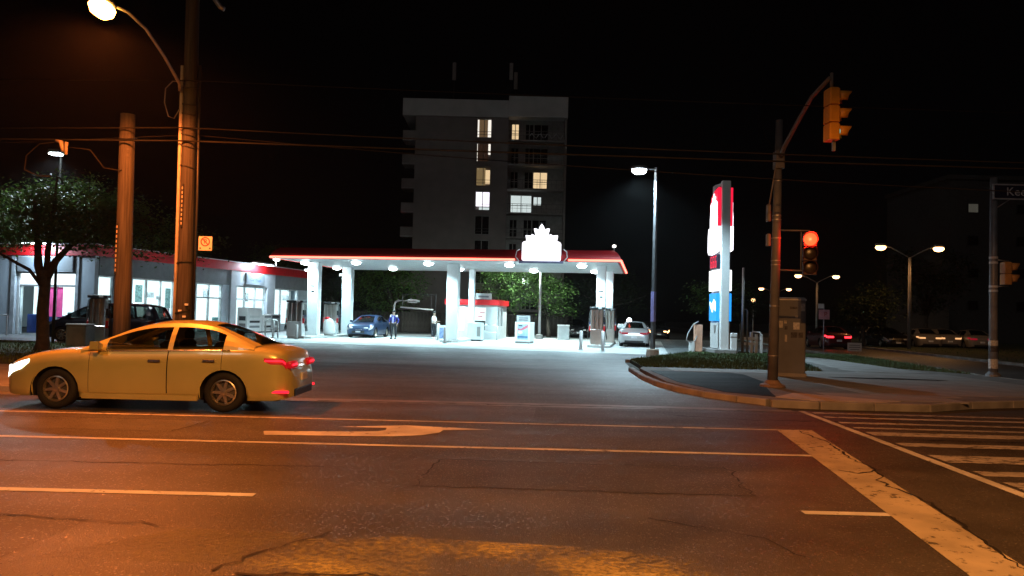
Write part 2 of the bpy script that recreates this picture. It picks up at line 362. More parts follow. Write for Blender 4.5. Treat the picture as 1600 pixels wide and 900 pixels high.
turf("verge", [(26.9, 20.4), (60, 20.4), (60, 90), (27.6, 80), (23.95, 48), (22.6, 33), (23.6, 26)], 9000, 5, label="dark turf on the far side of the side street")

# painted markings, pieces of the road
def mark(name, poly, ma=PAINT, z=.005): return MB().sheet(poly, z).build(name, ma, road)
def line(name, x0, x1, y, w=.1, ma=PAINT, z=.005): return mark(name, [(x0, y-w/2), (x1, y-w/2), (x1, y+w/2), (x0, y+w/2)], ma, z)
line("lane_line", -60, 4.05, 9.83, .11)
line("lane_line", -60, 4.25, 12.08, .09)
line("lane_dash", -8.4, -2.3, 7.06, .12); line("lane_dash", -20, -14, 7.06, .12); line("lane_dash", 2.64, 3.44, 6.91, .12)
mark("stop_bar", [(4.2, 12.1), (4.76, 12.14), (3.66, 5.4), (3.0, 3.0), (2.55, 3.0), (3.16, 5.3)], worn_paint("stop_bar_paint", (.52, .44, .31), .37, 8.), .006)
mark("crosswalk_line", [(5.5, 14.7), (5.62, 14.7), (5.28, 7.6), (4.9, 3.0), (4.74, 3.0), (5.14, 7.6)])
for y0, y1 in [(14.35, 14.55), (13.75, 13.95), (13.05, 13.25), (12.45, 12.62), (11.72, 12.1), (10.76, 11.07), (9.58, 10.1), (8.77, 9.05), (8.0, 8.45), (7.1, 7.55)]:
    xs = 5.3+(y0-7.6)*.0479+.06
    mark("crosswalk_bar", [(xs, y0), (10.6, y0-.12), (10.6, y1-.12), (xs+.02, y1)], PAINTW, .005)
mark("crosswalk_line", [(10.65, 14.3), (10.8, 14.3), (10.7, 3.0), (10.5, 3.0)], PAINTW)
mark("turn_arrow", [(-3.4, 10.73), (-3.29, 10.41), (-2.05, 10.5), (-1.55, 10.55), (-1.2, 10.7), (-.98, 10.98), (-.95, 11.22), (-.21, 11.36), (-1.55, 11.6), (-2.5, 11.28), (-1.78, 11.3), (-1.76, 11.08), (-1.86, 10.95), (-2.12, 10.88)], PAINT, .006)
mark("faded_marking", [(-1.75, 5.2), (-1.5, 5.75), (-.8, 5.87), (.5, 5.72), (1.35, 5.5), (1.5, 4.6), (-1.5, 4.6)], PAINTY, .005)
mark("faded_marking", [(-3.2, 5.2), (-2.5, 5.95), (-1.5, 5.9), (-1.75, 5.15)], PAINTG, .004)
ASPR = asphalt("repair_asphalt", (.062, .054, .049), .55); ASPL = asphalt("worn_asphalt", (.105, .093, .084), .45)
def repair(poly, ma): return MB().sheet(poly, .0022).build("asphalt_repair", ma, road)
repair([(-.9, 7.6), (2.4, 7.5), (2.5, 8.9), (-.8, 9.0)], ASPR); repair([(-12, 10.6), (-4.6, 10.55), (-4.5, 11.6), (-12, 11.7)], ASPL)
repair([(.4, 12.6), (7.4, 12.5), (7.5, 14.1), (.5, 14.2)], ASPR); repair([(5.8, 3.4), (6.6, 3.4), (7.0, 11.0), (6.4, 11.0)], ASPR)
repair([(-7, 5.0), (-3.4, 4.6), (-3.3, 6.2), (-6.8, 6.4)], ASPR)
def crack(pts, w, z, sd):
    rnd = random.Random(sd); P = []
    for (a, b) in zip(pts[:-1], pts[1:]):
        n = max(2, int(math.dist(a, b)/.09))
        for i in range(n): t = i/n; P.append((a[0]+(b[0]-a[0])*t+rnd.gauss(0, .022), a[1]+(b[1]-a[1])*t+rnd.gauss(0, .022)))
    P.append(pts[-1]); mb = MB(); V = []
    for i, p in enumerate(P):
        q = P[min(i+1, len(P)-1)]; o = P[max(i-1, 0)]; d = Vector((q[0]-o[0], q[1]-o[1])).normalized(); ww = w*rnd.uniform(.4, 1.5)
        V += [(p[0]-d.y*ww, p[1]+d.x*ww, z), (p[0]+d.y*ww, p[1]-d.x*ww, z)]
    mb.add(V, [(2*i, 2*i+1, 2*i+3, 2*i+2) for i in range(len(P)-1)]); return mb.build("crack", CRACK, road)
crack([(4.5, 12.0), (4.52, 10.9), (4.28, 9.7), (4.3, 9.0), (4.02, 8.3), (4.02, 7.2), (3.8, 6.3), (3.62, 5.4), (3.4, 4.4)], .012, .009, 1)
crack([(4.3, 9.0), (3.98, 8.75), (3.8, 8.9)], .012, .009, 2)
crack([(-9, 8.5), (-5, 8.35), (-2, 8.42)], .012, .003, 3); crack([(-8, 6.3), (-4, 6.2), (-2.6, 6.0)], .007, .0095, 4)
crack([(-1.7, 5.0), (.2, 4.97), (3.0, 5.15)], .014, .009, 5); crack([(-1.9, 5.05), (-1.35, 5.95)], .01, .009, 6)
crack([(-3.6, 14.5), (1.9, 14.62), (4.8, 14.5)], .03, .004, 7); crack([(2.8, 13.6), (4.2, 13.2), (6.0, 13.3)], .03, .0035, 8)
crack([(-.9, 7.6), (2.4, 7.5), (2.5, 8.9), (-.8, 9.0), (-.9, 7.6)], .008, .0035, 12); crack([(-10, 11.62), (-4.5, 11.6), (-4.6, 10.55)], .008, .0035, 13); crack([(-7, 8.0), (-6.4, 7.3), (-6.5, 6.5)], .006, .0035, 14); crack([(1.2, 6.6), (2.0, 6.1), (2.2, 5.6)], .006, .0035, 15)
crack([(-6.6, 9.3), (-6.2, 9.28)], .035, .003, 9); crack([(6, 11.4), (9, 11.25)], .02, .008, 10)
gut = struct(MB().sheet([(-140, 14.3), (-20, 14.32), (-6, 14.25), (-2, 14.42), (1.2, 14.36), (3.4, 14.5), (5.4, 14.55), (5.4, 14.8), (3, 14.95), (-2, 14.9), (-7, 14.84), (-140, 14.84)], .0035).build("gutter", mat("gutter_concrete", (.17, .165, .16), .45, var=.35, scale=2.2, bump=.5)))

# ------------------------------------------------------------------ vehicles
def smooth_interp(x, xs, ys):
    """monotone cubic through the points"""
    xs, ys = np.array(xs, float), np.array(ys, float); h = np.diff(xs); d = np.diff(ys)/h
    m_ = np.zeros(len(xs)); m_[0], m_[-1] = d[0], d[-1]
    for i in range(1, len(xs)-1): m_[i] = 0 if d[i-1]*d[i] <= 0 else 2*d[i-1]*d[i]/(d[i-1]+d[i])
    i = int(np.clip(np.searchsorted(xs, x)-1, 0, len(h)-1)); t = np.clip((x-xs[i])/h[i], 0, 1)
    return float((1+2*t)*(1-t)**2*ys[i]+t*(1-t)**2*h[i]*m_[i]+t*t*(3-2*t)*ys[i+1]+t*t*(t-1)*h[i]*m_[i+1])
SEDAN = dict(L=4.75, W=.9, axles=(1.40, -1.32), rw=.325, ra=.385, sill=.2,
    sh=[(-2.375, .6), (-2.33, .8), (-2.2, .93), (-1.8, 1.0), (-1, .985), (0, .955), (.9, .93), (1.5, .885), (2.0, .78), (2.26, .66), (2.375, .5)],
    dk=[(-2.375, .64), (-2.33, .9), (-2.2, 1.02), (-1.8, 1.09), (-1, 1.05), (.8, 1.0), (1.0, 1.0), (1.6, .95), (2.05, .84), (2.27, .7), (2.375, .54)],
    wd=[(-2.375, .62), (-2.3, .76), (-2.1, .85), (-1.5, .9), (1.3, .9), (1.9, .86), (2.15, .78), (2.28, .68), (2.375, .5)],
    rail=[(1.02, .985), (.62, 1.17), (.18, 1.345), (-.15, 1.41), (-.6, 1.425), (-1.0, 1.385), (-1.4, 1.24), (-1.78, 1.075)], ws=2, rs=5,
    wins=[(-.38, .62), (-1.28, -.46)], doors=[(-.40, .86), (-1.28, -.41)], roofw=.56)
VAN = dict(L=5.2, W=.98, axles=(1.62, -1.42), rw=.34, ra=.41, sill=.22,
    sh=[(-2.6, .7), (-2.55, .95), (-2.4, 1.08), (-1.5, 1.1), (0, 1.07), (1.1, 1.04), (1.8, .98), (2.3, .84), (2.5, .7), (2.6, .55)],
    dk=[(-2.6, .75), (-2.55, 1.0), (-2.4, 1.12), (0, 1.12), (1.2, 1.13), (1.8, 1.06), (2.3, .9), (2.5, .74), (2.6, .58)],
    wd=[(-2.6, .84), (-2.5, .92), (-2.2, .97), (1.6, .98), (2.1, .92), (2.4, .8), (2.53, .68), (2.6, .52)],
    rail=[(1.75, 1.07), (1.2, 1.36), (.65, 1.63), (.2, 1.73), (-.8, 1.76), (-1.8, 1.73), (-2.25, 1.62), (-2.5, 1.12)], ws=2, rs=5,
    wins=[(.3, 1.25), (-.72, .2), (-2.05, -.82)], doors=[(.22, 1.18), (-.98, .2)], roofw=.68)
def make_car(name, label, loc, rz, paint, P, group=None, head=None, tail=None, plate=True, cat="car", detail=True):
    t = thing(name, label, cat, loc, rz, group)
    L2 = P['L']/2; xa, xb = P['axles']; ra = P['ra']; rw = P['rw']
    f = lambda k, x: smooth_interp(x, *zip(*P[k]))
    gap = .007
    xs = set(np.linspace(-L2, L2, 40).round(3))
    for a in (xa, xb): xs |= {round(a+ra*math.cos(q), 3) for q in np.linspace(0, math.pi, 13)}
    dx = sorted({e for d in P['doors'] for e in d})
    hx = [P['rail'][0][0]+.05, L2-.2, -L2+.14]
    for e in dx+hx[:2]: xs |= {round(e-gap/2, 4), round(e+gap/2, 4)}
    xs |= {round(L2-.5, 3), round(-L2+.34, 3)}
    xs = sorted(xs); ys = [xs[0]]
    for x in xs[1:]:
        if x-ys[-1] > .0055: ys.append(x)
    xs = ys
    def zb(x):
        z = P['sill']+.06*max(0, (abs(x)-L2+.35)/.35)**2
        for a in (xa, xb):
            if abs(x-a) < ra: z = max(z, rw+math.sqrt(max(0, ra*ra-(x-a)**2))-.02)
        return z
    rows = [(.93, 0, 0), (.975, .12, 0), (.992, .25, 0), (1., .4, 0), (1.004, .55, 0), (1., .7, 0), (.992, .82, 0), (.975, .92, 0), (.95, 1., 0), (.9, 1., .45), (.78, 1., .72), (.58, 1., .9), (.3, 1., .98), (0, 1., 1.)]
    nr = len(rows); grid = []
    for x in xs:
        w, s_, d_, b_ = f('wd', x), f('sh', x), f('dk', x), zb(x)
        b_ = min(b_, s_-.05); base = P['sill']
        col = []
        for (fy, fz, fd) in rows:
            z = b_+(s_-b_)*fz+(d_-s_)*fd
            zz = (z-base)/max(.1, s_-base)
            fy2 = fy if fz == 1. else np.interp(zz, [0, .12, .25, .4, .55, .7, .82, .92, 1.], [.93, .975, .992, 1., 1.004, 1., .992, .975, .95])
            col.append((x, w*fy2, z))
        grid.append(col)
    parts = {}
    def put(key, face): parts.setdefault(key, []).append(face)
    for i in range(len(xs)-1):
        xm = (xs[i]+xs[i+1])/2
        for j in range(nr-1):
            zm = (grid[i][j][2]+grid[i+1][j+1][2])/2
            for sd in (1, -1):
                q = [grid[i][j], grid[i+1][j], grid[i+1][j+1], grid[i][j+1]]
                q = [(a, b*sd, c) for a, b, c in q]
                if sd < 0: q = q[::-1]
                key = 'body'
                narrow = xs[i+1]-xs[i] < gap*1.6
                if j < 8:
                    for k, (d0, d1) in enumerate(P['doors']):
                        if d0 < xm < d1 and zm > P['sill']+.1: key = ('door', k, sd)
                    if narrow and any(abs(xm-e) < gap for e in dx) and zm > P['sill']+.1: continue
                elif narrow and (abs(xm-hx[0]) < gap or abs(xm-hx[1]) < gap): continue
                put(key, q)
    for e, lst in ((0, grid[0]), (-1, grid[-1])):
        ring = [p for p in lst]+[(p[0], -p[1], p[2]) for p in lst[-2::-1]]
        put('body', ring if e else ring[::-1])
    def mesh(key, nm, ma, parent):
        mb = MB()
        for q in parts[key]: mb.add(q, [tuple(range(len(q)))])
        o = mb.build(nm, ma, parent, True, False)
        bm = bmesh.new(); bm.from_mesh(o.data); bmesh.ops.remove_doubles(bm, verts=bm.verts, dist=.0005); bmesh.ops.recalc_face_normals(bm, faces=bm.faces); bm.to_mesh(o.data); bm.free()
        o.data.polygons.foreach_set("use_smooth", [True]*len(o.data.polygons))
        return o
    body = mesh('body', "body", paint, t)
    CH = MATS["chrome"]
    for key in [k for k in parts if k != 'body']:
        if key[0] == 'door':
            d = mesh(key, "door", paint, t); k, sd = key[1], key[2]; hx0 = P['doors'][k][0]+.1; y = f('wd', hx0)*1.0
            MB().rbox(hx0, hx0+.2, y*sd-.012, y*sd+.02*sd+.012, .83*f('sh', hx0), .83*f('sh', hx0)+.035, .008).build("handle", CH, d)
    def surf_y(x, z):
        s_ = f('sh', x); zz = (z-P['sill'])/max(.1, s_-P['sill'])
        return f('wd', x)*float(np.interp(zz, [0, .12, .25, .4, .55, .7, .82, .92, 1.], [.93, .975, .992, 1., 1.004, 1., .992, .975, .95]))
    def light_patch(nm, xa_, xb_, top, hgt, ma, sd, extra=None):
        mb = MB(); n = 10; V = []
        for i in range(n+1):
            x = xa_+(xb_-xa_)*i/n; zt_ = min(top, f('sh', x)-.025); h_ = hgt*(.45+.55*min(1, i/3))
            for k in range(4): z = zt_-h_*k/3; V.append((x, sd*(surf_y(x, z)+.006), z))
        mb.add(V, [(i*4+k, i*4+k+1, i*4+k+5, i*4+k+4) for i in range(n) for k in range(3)])
        if extra: mb.rbox(*extra(sd))
        return mb.build(nm, ma, t, True)
    hz = f('sh', L2-.25)
    for sd in (1, -1):
        light_patch("headlight", L2-.52, L2-.08, 9., .13, head or MATS["lamp_glass_clear"], sd, lambda s_: (L2-.12, L2-.035, min(s_*.36, s_*.6), max(s_*.36, s_*.6), hz-.16, hz-.06, .015))
        light_patch("taillight", -L2+.42, -L2+.07, .93*f('sh', -L2+.3), .1, (TLENS if tail is E_TAIL else tail) or MATS["lamp_glass_red"], sd, lambda s_: (-L2+.005, -L2+.09, min(s_*.34, s_*.72), max(s_*.34, s_*.72), f('sh', -L2+.3)*.76, f('sh', -L2+.3)*.87, .015))
        if tail is E_TAIL:
            V = []; zc = .93*f('sh', -L2+.3)-.045
            for i in range(9):
                x = -L2+.40-.31*i/8; zz_ = min(zc, f('sh', x)-.06); V += [(x, sd*(surf_y(x, zz_)+.011), zz_+.014), (x, sd*(surf_y(x, zz_-.02)+.011), zz_-.014)]
            MB().add(V, [(2*i, 2*i+1, 2*i+3, 2*i+2) for i in range(8)]).build("light_bar", E_TAIL, t)
            z1 = f('sh', -L2+.3)*.815; MB().rbox(-L2-.004, -L2+.03, min(sd*.38, sd*.7), max(sd*.38, sd*.7), z1-.015, z1+.015, .006).build("light_bar", E_TAIL, t)
    # cabin
    rail = P['rail']; n = len(rail); rx = [p[0] for p in rail]; rz_ = [p[1] for p in rail]; zt = max(rz_); zl = min(rz_)
    def railp(x):
        z = smooth_interp(-x, [-a for a in rx], rz_); w = f('wd', x)*.9
        k = (z-zl)/(zt-zl); return (x, w+(P['roofw']-w)*k**.85, z)
    cx = sorted(set(list(np.linspace(rx[-1], rx[0], 34).round(3))+[round(e, 3) for w_ in P['wins'] for e in w_]+[round(rx[P['ws']], 3), round(rx[P['rs']], 3)]))
    fr, sidew, wsd, rwd = MB(), {}, MB(), MB()
    for i in range(len(cx)-1):
        x0, x1 = cx[i], cx[i+1]; xm = (x0+x1)/2
        for sd in (1, -1):
            def sp(x, s_):
                r = railp(x); b = (x, f('wd', x)*.935, f('sh', x)+.005)
                bul = .035*math.sin(math.pi*min(1, max(0, s_)))
                return (x, (b[1]+(r[1]-b[1])*s_+bul)*sd, b[2]+(r[2]-b[2])*s_)
            for s0, s1 in ((0, .05), (.05, .3), (.3, .6), (.6, .86), (.86, 1)):
                q = [sp(x0, s0), sp(x1, s0), sp(x1, s1), sp(x0, s1)]
                k = next((k for k, w_ in enumerate(P['wins']) if w_[0] < xm < w_[1]), None)
                if k is not None and s0 >= .05 and s1 < .9: sidew.setdefault((k, sd), MB()).add(q, [(0, 1, 2, 3)])
                else: fr.add(q, [(0, 1, 2, 3)])
        a, b = railp(x0), railp(x1)
        NS = 8
        for j in range(NS):
            def tp(p, u):
                cr = .05 if rx[P['rs']] < p[0] < rx[P['ws']] else .04
                bow = .09*(1-(2*u-1)**2)*(1 if p[0] > rx[P['ws']]-.01 else -1 if p[0] < rx[P['rs']]+.01 else 0)*(1 if p[0] not in () else 1)
                k = min(1, max(0, (p[0]-rx[P['ws']])/(rx[0]-rx[P['ws']]))) if p[0] > rx[P['ws']] else (-min(1, max(0, (rx[P['rs']]-p[0])/(rx[P['rs']]-rx[-1]))) if p[0] < rx[P['rs']] else 0)
                return (p[0]+.10*(1-(2*u-1)**2)*k, p[1]*(2*u-1), p[2]+cr*(1-(2*u-1)**2))
            q = [tp(a, j/NS), tp(b, j/NS), tp(b, (j+1)/NS), tp(a, (j+1)/NS)]
            tgt = fr
            if 0 < j < NS-1:
                if xm > rx[P['ws']]: tgt = wsd
                elif xm < rx[P['rs']]: tgt = rwd
            tgt.add(q, [(0, 1, 2, 3)])
    fr.build("roof", paint, t, True); wsd.build("windscreen", CGLASS, t, True); rwd.build("rear_window", CGLASS, t, True)
    for k in sidew: sidew[k].build("side_window", CGLASS, t, True)
    # wheels
    wm = None
    for a in (xa, xb):
        for sd in (1, -1):
            hub = MB().lathe([(.16, -.06), (.16, .04), (.05, .05), (.001, .05)], 14, ax='y').build("wheel", MATS["brake_steel"], t)
            MB().lathe([(rw-.11, -.1), (rw-.03, -.105), (rw, -.07), (rw, .07), (rw-.03, .105), (rw-.11, .1), (rw-.12, .06), (rw-.12, -.06), (rw-.11, -.1)], 28, ax='y', caps=False).build("tyre", BLACK, hub, True)
            rim = MB().lathe([(rw-.112, .085), (rw-.135, .095), (rw-.15, .06), (rw-.15, -.06), (rw-.112, -.08)], 28, ax='y', caps=False)
            for k in range(7):
                q = 2*math.pi*k/7; c_, s_ = math.cos(q), math.sin(q)
                P4 = [(.03, -.028), (rw-.13, -.02), (rw-.13, .02), (.03, .028)]
                v = [(u*c_-w*s_, .075, u*s_+w*c_) for u, w in P4]+[(u*c_-w*s_, .05, u*s_+w*c_) for u, w in P4]
                rim.add(v, [(0, 1, 2, 3), (7, 6, 5, 4), (0, 4, 5, 1), (1, 5, 6, 2), (2, 6, 7, 3), (3, 7, 4, 0)])
            rim.lathe([(.055, .04), (.055, .085), (.02, .09), (.001, .09)], 12, ax='y').build("rim", MATS["alloy_rim"], hub)
            hub.location = (a, sd*(f('wd', a)-.13), rw); hub.rotation_euler = (0, random.uniform(0, 1), 0 if sd > 0 else math.pi)
    und = MB().box(-L2+.25, L2-.25, -P['W']+.28, P['W']-.28, P['sill']-.02, .62)
    for a in (xa, xb): und.box(a-ra-.02, a+ra+.02, -P['W']+.27, P['W']-.27, .12, .8)
    for a in (xa, xb):
        for sd in (1, -1):
            yo = f('wd', a)*.985
            und.loft([[(a+(ra+.012)*math.cos(q), sd*y_, rw-.02+(ra+.012)*math.sin(q)) for q in np.linspace(-.25, math.pi+.25, 20)] for y_ in (P['W']-.45, yo)], False, False)
    und.build("underbody", BLACK, t)
    st = MB()
    for sx in ((.35, -.55) if P is SEDAN else (.7, -.2, -1.2)):
        for sy in (-.38, .38):
            st.rbox(sx-.5+.0, sx, sy-.26, sy+.26, .4, .62, .05).rbox(sx-.62, sx-.48, sy-.24, sy+.24, .55, 1.12, .05).rbox(sx-.62, sx-.52, sy-.13, sy+.13, 1.14, 1.3, .04)
    st.build("seat_row", mat("seat_fabric", (.03, .028, .026), .9), t)
    for sd in (1, -1):
        MB().tube([(x, sd*(f('wd', x)*.945+.004), f('sh', x)+.012) for x in np.linspace(P['wins'][-1][0]-.12, P['wins'][0][1]+.12, 16)], .009, 5).build("belt_moulding", CH, t, True)
        MB().loft([[(x, sd*(f('wd', x)*.935+o_), z_) for o_, z_ in ((-.02, P['sill']-.03), (.02, P['sill']-.02), (.025, P['sill']+.06), (-.01, P['sill']+.075))] for x in np.linspace(xb+ra+.04, xa-ra-.04, 8)], True).build("sill_trim", paint, t)
    # front end, rear end
    zf = f('sh', L2)
    MB().rbox(L2-.06, L2+.012, -.42, .42, .3, .46, .02).build("grille", DARK, t)
    MB().rbox(L2-.05, L2+.02, -.2, .2, .5, .53, .008).build("badge_bar", CH, t)
    MB().rbox(-L2-.015, -L2+.1, -.55, .55, .26, .38, .02).build("rear_bumper_trim", DARK, t)
    if plate:
        MB().rbox(L2+.0, L2+.03, -.16, .16, .35, .44, .005).build("number_plate", MATS["plate_white"], t)
        MB().rbox(-L2-.03, -L2+.0, -.16, .16, .5, .62, .005).build("number_plate", MATS["plate_white"], t)
    for sd in (1, -1):
        xm_ = rx[1]+.1; y = f('wd', xm_)*.95
        mm = MB(); mm.loft([[(xm_-.06+.02*k, sd*(y+.0), f('sh', xm_)+.05), (xm_+.1, sd*(y+.0), f('sh', xm_)+.05), (xm_+.1, sd*(y+.0), f('sh', xm_)+.12), (xm_-.06, sd*y, f('sh', xm_)+.12)] if k == 0 else
                            [(xm_-.08, sd*(y+.2), f('sh', xm_)+.04), (xm_+.07, sd*(y+.18), f('sh', xm_)+.05), (xm_+.06, sd*(y+.18), f('sh', xm_)+.17), (xm_-.08, sd*(y+.2), f('sh', xm_)+.18)] for k in (0, 1)], True)
        mm.build("mirror", paint, t)
        for a in ():
            pass
    return t
TLENS = em("tail_lens_glow", (1., .01, .02), .35); mat("chrome", (.7, .7, .7), .18, 1.); mat("brake_steel", (.12, .12, .12), .5, .8); mat("alloy_rim", (.55, .5, .42), .35, .9)
mat("lamp_glass_clear", (.55, .55, .55), .12, spec=.8); mat("lamp_glass_red", (.25, .008, .012), .15); mat("plate_white", (.7, .72, .75), .5)
def carpaint(n, c, metal=.35, rough=.32): return mat(n, c, rough, metal, var=.04, coat=.8)
GOLD = mat("gold_paint", (.58, .53, .2), .3, .25, var=.1, coat=.8, scale=1.3, detail=8)
sedan = make_car("sedan", "gold four-door sedan with lit headlight and red tail lights on the near road", (-5.95, 13.35, 0.004), math.pi, GOLD, SEDAN, head=E_HEAD, tail=E_TAIL)
MB().rbox(-2.36, -2.05, .78, .835, .33, .37, .008).build("rear_reflector", E_TAIL, sedan)  # reflectors given a glow of their own in place of reflected light
MB().rbox(-2.36, -2.05, -.835, -.78, .33, .37, .008).build("rear_reflector", E_TAIL, sedan)
for sd in (1, -1): lamp("headlight_beam", 'SPOT', (2.45, .62*sd, .62), 14, (1, .93, .82), sedan, .06, (1, 0, -.06), 60, .7)
make_car("minivan", "dark blue minivan parked side-on before the store window", (-18.25, 34.95, .006), math.pi, carpaint("navy_paint", (.018, .035, .075), .3, .28), VAN, cat="minivan")
make_car("sedan", "dark blue sedan with pale number plate, nose towards the road, at the pumps", (*S(-16.55, 7.5)[:2], .012), rad(-90)-TH+rad(4), carpaint("blue_paint_car", (.03, .06, .13), .4, .28), SEDAN)
make_car("sedan", "silver sedan seen from behind beside the pumps and the light pole", (7.55, 46.9, .012), rad(90)-TH, carpaint("silver_paint", (.55, .56, .57), .4, .3), SEDAN, tail=E_TAILD)
make_car("sedan", "black sedan parked in the dark behind the stainless pumps", (5.3, 63.5, .0), rad(-88), carpaint("black_paint", (.012, .012, .014), .2, .25), SEDAN)
make_car("sedan", "red-lit dark car braking on the side street beyond the small white yard sign", (21.2, 51.6, .0), rad(86), carpaint("maroon_paint", (.1, .01, .012), .3, .3), SEDAN, tail=em("tail_light_brake", (1., .02, .03), 5.))
WCAR = carpaint("white_car_paint", (.2, .18, .16), .0, .5)
for k, (x, y, lab) in enumerate([(30.6, 57.6, "pale car with amber lights parked in the dark lot, farthest from the street-name pole"), (32.4, 58.3, "pale car with amber lights parked between another pale car and a white sedan"), (34.2, 57.4, "white sedan with dim red lights parked beside two amber-lit pale cars")]):
    make_car("sedan", lab, (x, y, -.02), rad(80), WCAR, SEDAN, tail=em("tail_amber", (1., .5, .2), 1.) if k < 2 else E_TAILD, group="vehicles parked in the dark lot")
for k, (x, y, lab) in enumerate([(27.0, 55.5, "dark parked car in the unlit lot beside the twin-arm street lamp"), (29.2, 61.0, "dark parked car farther back in the unlit lot behind the twin-arm lamp")]):
    make_car("sedan", lab, (x, y, .02), rad(-95), MATS["black_paint"], SEDAN, group="vehicles parked in the dark lot")
make_car("sedan", "dark car with one orange light, parked at the back beyond the silver sedan", (12.6, 66, 0), rad(-98), MATS["black_paint"], SEDAN, head=em("head_orange", (1., .5, .22), 5.))

# ------------------------------------------------------------------ timber poles, street lamp, wires
def bands(mb, x, y, zs, r, lean=0., h=.03):
    for z in zs: mb.lathe([(r, -h/2), (r+.008, -h/2), (r+.008, h/2), (r, h/2)], 12, c=(x+lean*z, y, z))
    return mb
SOD = (1., .2, .03)
t = thing("utility_pole", "tall timber utility pole with grey conduits and banded cables", "pole", (-6.80, 16.0, 0))
prof = [(-0.0, 0, 0), (-.012, 0, 2), (-.03, 0, 4), (-.055, .0, 6), (-.085, 0, 8), (-.12, 0, 11)]
MB().tube([(x, y, z) for x, y, z in prof], [.165, .158, .15, .142, .135, .12], 16).build("shaft", WOOD, t, True)
MB().tube([(-.185, -.06, .1), (-.19, -.06, 3), (-.225, -.06, 6.75)], .036, 8).build("conduit", mat("conduit_pvc", (.42, .36, .3), .6), t, True)
MB().tube([(.165, .05, .1), (.15, .05, 4), (.1, .05, 6.8)], .028, 8).build("conduit", DARK, t, True)
for z in (1.6, 2.6, 4.62, 5.05, 5.3, 5.75, 5.95, 6.3):
    ln = -.0092*z; r = .165-.0038*z
    MB().tube([(ln+(r+.012)*math.cos(a), (r+.012)*math.sin(a), z+.04*math.sin(a*1.+z)) for a in np.linspace(0, 6.28, 17)], .012, 5).build("cable_band", DARK, t)
MB().box(-.09, -.055, -.172, -.13, 3.35, 4.25).build("tag_strip", DARK, t)
for k in range(9): MB().box(-.085, -.06, -.176, -.172, 3.4+k*.092, 3.4+k*.092+.05).build("number_tag", mat("tag_metal", (.5, .4, .3), .5), t)
for k, (x, z) in enumerate([(-.03, 1.62), (.06, 1.5), (.03, 1.36), (.1, 1.75)]): MB().box(x-.035, x+.035, -.172, -.14, z-.02, z+.02).build("paper_scrap", OFFW, t)
MB().tube([(.28, -.05, 8.35), (.52, -.05, 8.02), (.6, -.05, 7.98)], .05, 8).tube([(.05, 0, 8.5), (.62, -.05, 8.45)], .04, 6).build("crossarm_brace", GALV, t, True)
lp = [(-.23, -.1, 5.82), (-.33, -.12, 5.62), (-.45, -.12, 5.66), (-.55, -.1, 5.95), (-.54, -.1, 6.25), (-.42, -.05, 6.42), (-.3, 0, 6.44)]
MB().tube(lp, .013, 5).build("drip_loop", GREYP, t, True)
st = thing("street_lamp", "orange glowing street lamp on a curved arm of the timber pole", "street lamp", (-7.02, 15.86, 6.2))
MB().tube([(0.0, .0, 0), (.03, -.1, .12), (.05, -.86, .42), (.05, -1.66, .68), (-.02, -2.2, .78), (-.12, -2.45, .78)], [.034, .034, .03, .028, .027, .027], 8).build("arm", mat("lamp_arm_aluminium", (.5, .46, .42), .5, .4), st, True)
MB().loft([[(-.18+w*math.cos(a), -2.72+l*math.sin(a), z) for a in np.linspace(0, 6.28, 16, endpoint=False)] for w, l, z in ((.12, .3, .7), (.145, .34, .74), (.12, .3, .82), (.05, .18, .87))], True).build("lamp_head", GREYP, st, True)
MB().loft([[(-.18+w*math.cos(a), -2.76+l*math.sin(a), z) for a in np.linspace(0, 6.28, 16, endpoint=False)] for w, l, z in ((.13, .26, .71), (.19, .29, .63), (.16, .25, .53), (.06, .12, .46))], True).build("lens", E_SOD, st, True)
lamp("sodium_bulb", 'SPOT', (-.18, -2.76, .41), 3200, SOD, st, .12, (0, 0, -1), 150, .35)
t = thing("pole_stub", "short cut-off timber pole with a vertical number strip", "pole", (-8.11, 16.05, 0))
MB().tube([(0, 0, 0), (-.02, 0, 2), (-.045, 0, 4), (-.07, 0, 5.72)], [.172, .166, .158, .148], 14).build("shaft", WOODD, t, True)
MB().box(-.13, -.095, -.165, -.1, 2.35, 3.4).build("tag_strip", DARK, t)
for k in range(10): MB().box(-.125, -.1, -.169, -.165, 2.4+k*.1, 2.4+k*.1+.055).build("number_tag", MATS["tag_metal"], t)
MB().tube([(-.05+.17*math.cos(a), .17*math.sin(a), 5.22+.05*math.sin(a)) for a in np.linspace(0, 6.28, 13)], .012, 5).build("cable_band", DARK, t)
# no-parking sign fixed to the tall pole
t = thing("no_parking_sign", "small square white no-parking sign with a red ring on the tall timber pole", "sign", (-6.33, 15.76, 3.02))
MB().rbox(-.14, .14, 0, .012, -.15, .14, .004).build("plate", mat("sign_white", (.78, .74, .7), .5, var=.03), t)
RSN = mat("sign_red_ink", (.5, .02, .015), .5)
ring = MB(); N_ = 28
for r_a, r_b in ((.075, .096),):
    ring.add([(r*math.cos(2*math.pi*k/N_), -.004, .03+r*math.sin(2*math.pi*k/N_)) for r in (r_a, r_b) for k in range(N_)], [(k, (k+1) % N_, N_+(k+1) % N_, N_+k) for k in range(N_)])
a = rad(-45); ring.add([(c*math.cos(a)-s_*math.sin(a), -.0045, .03+c*math.sin(a)+s_*math.cos(a)) for c, s_ in ((-.08, -.009), (.08, -.009), (.08, .009), (-.08, .009))], [(0, 1, 2, 3)])
ring.build("ring", RSN, t, fixn=False)
text("lettering", "P", .13, DARK, t, (0, -.003, .03), depth=.001)
MB().prism([(-.1+.018*math.cos(q), -.105+.018*math.sin(q)) for q in np.linspace(0, 6.28, 9)[:-1]], -.004, -.002, 'xz').build("arrow_dot", DARK, t)
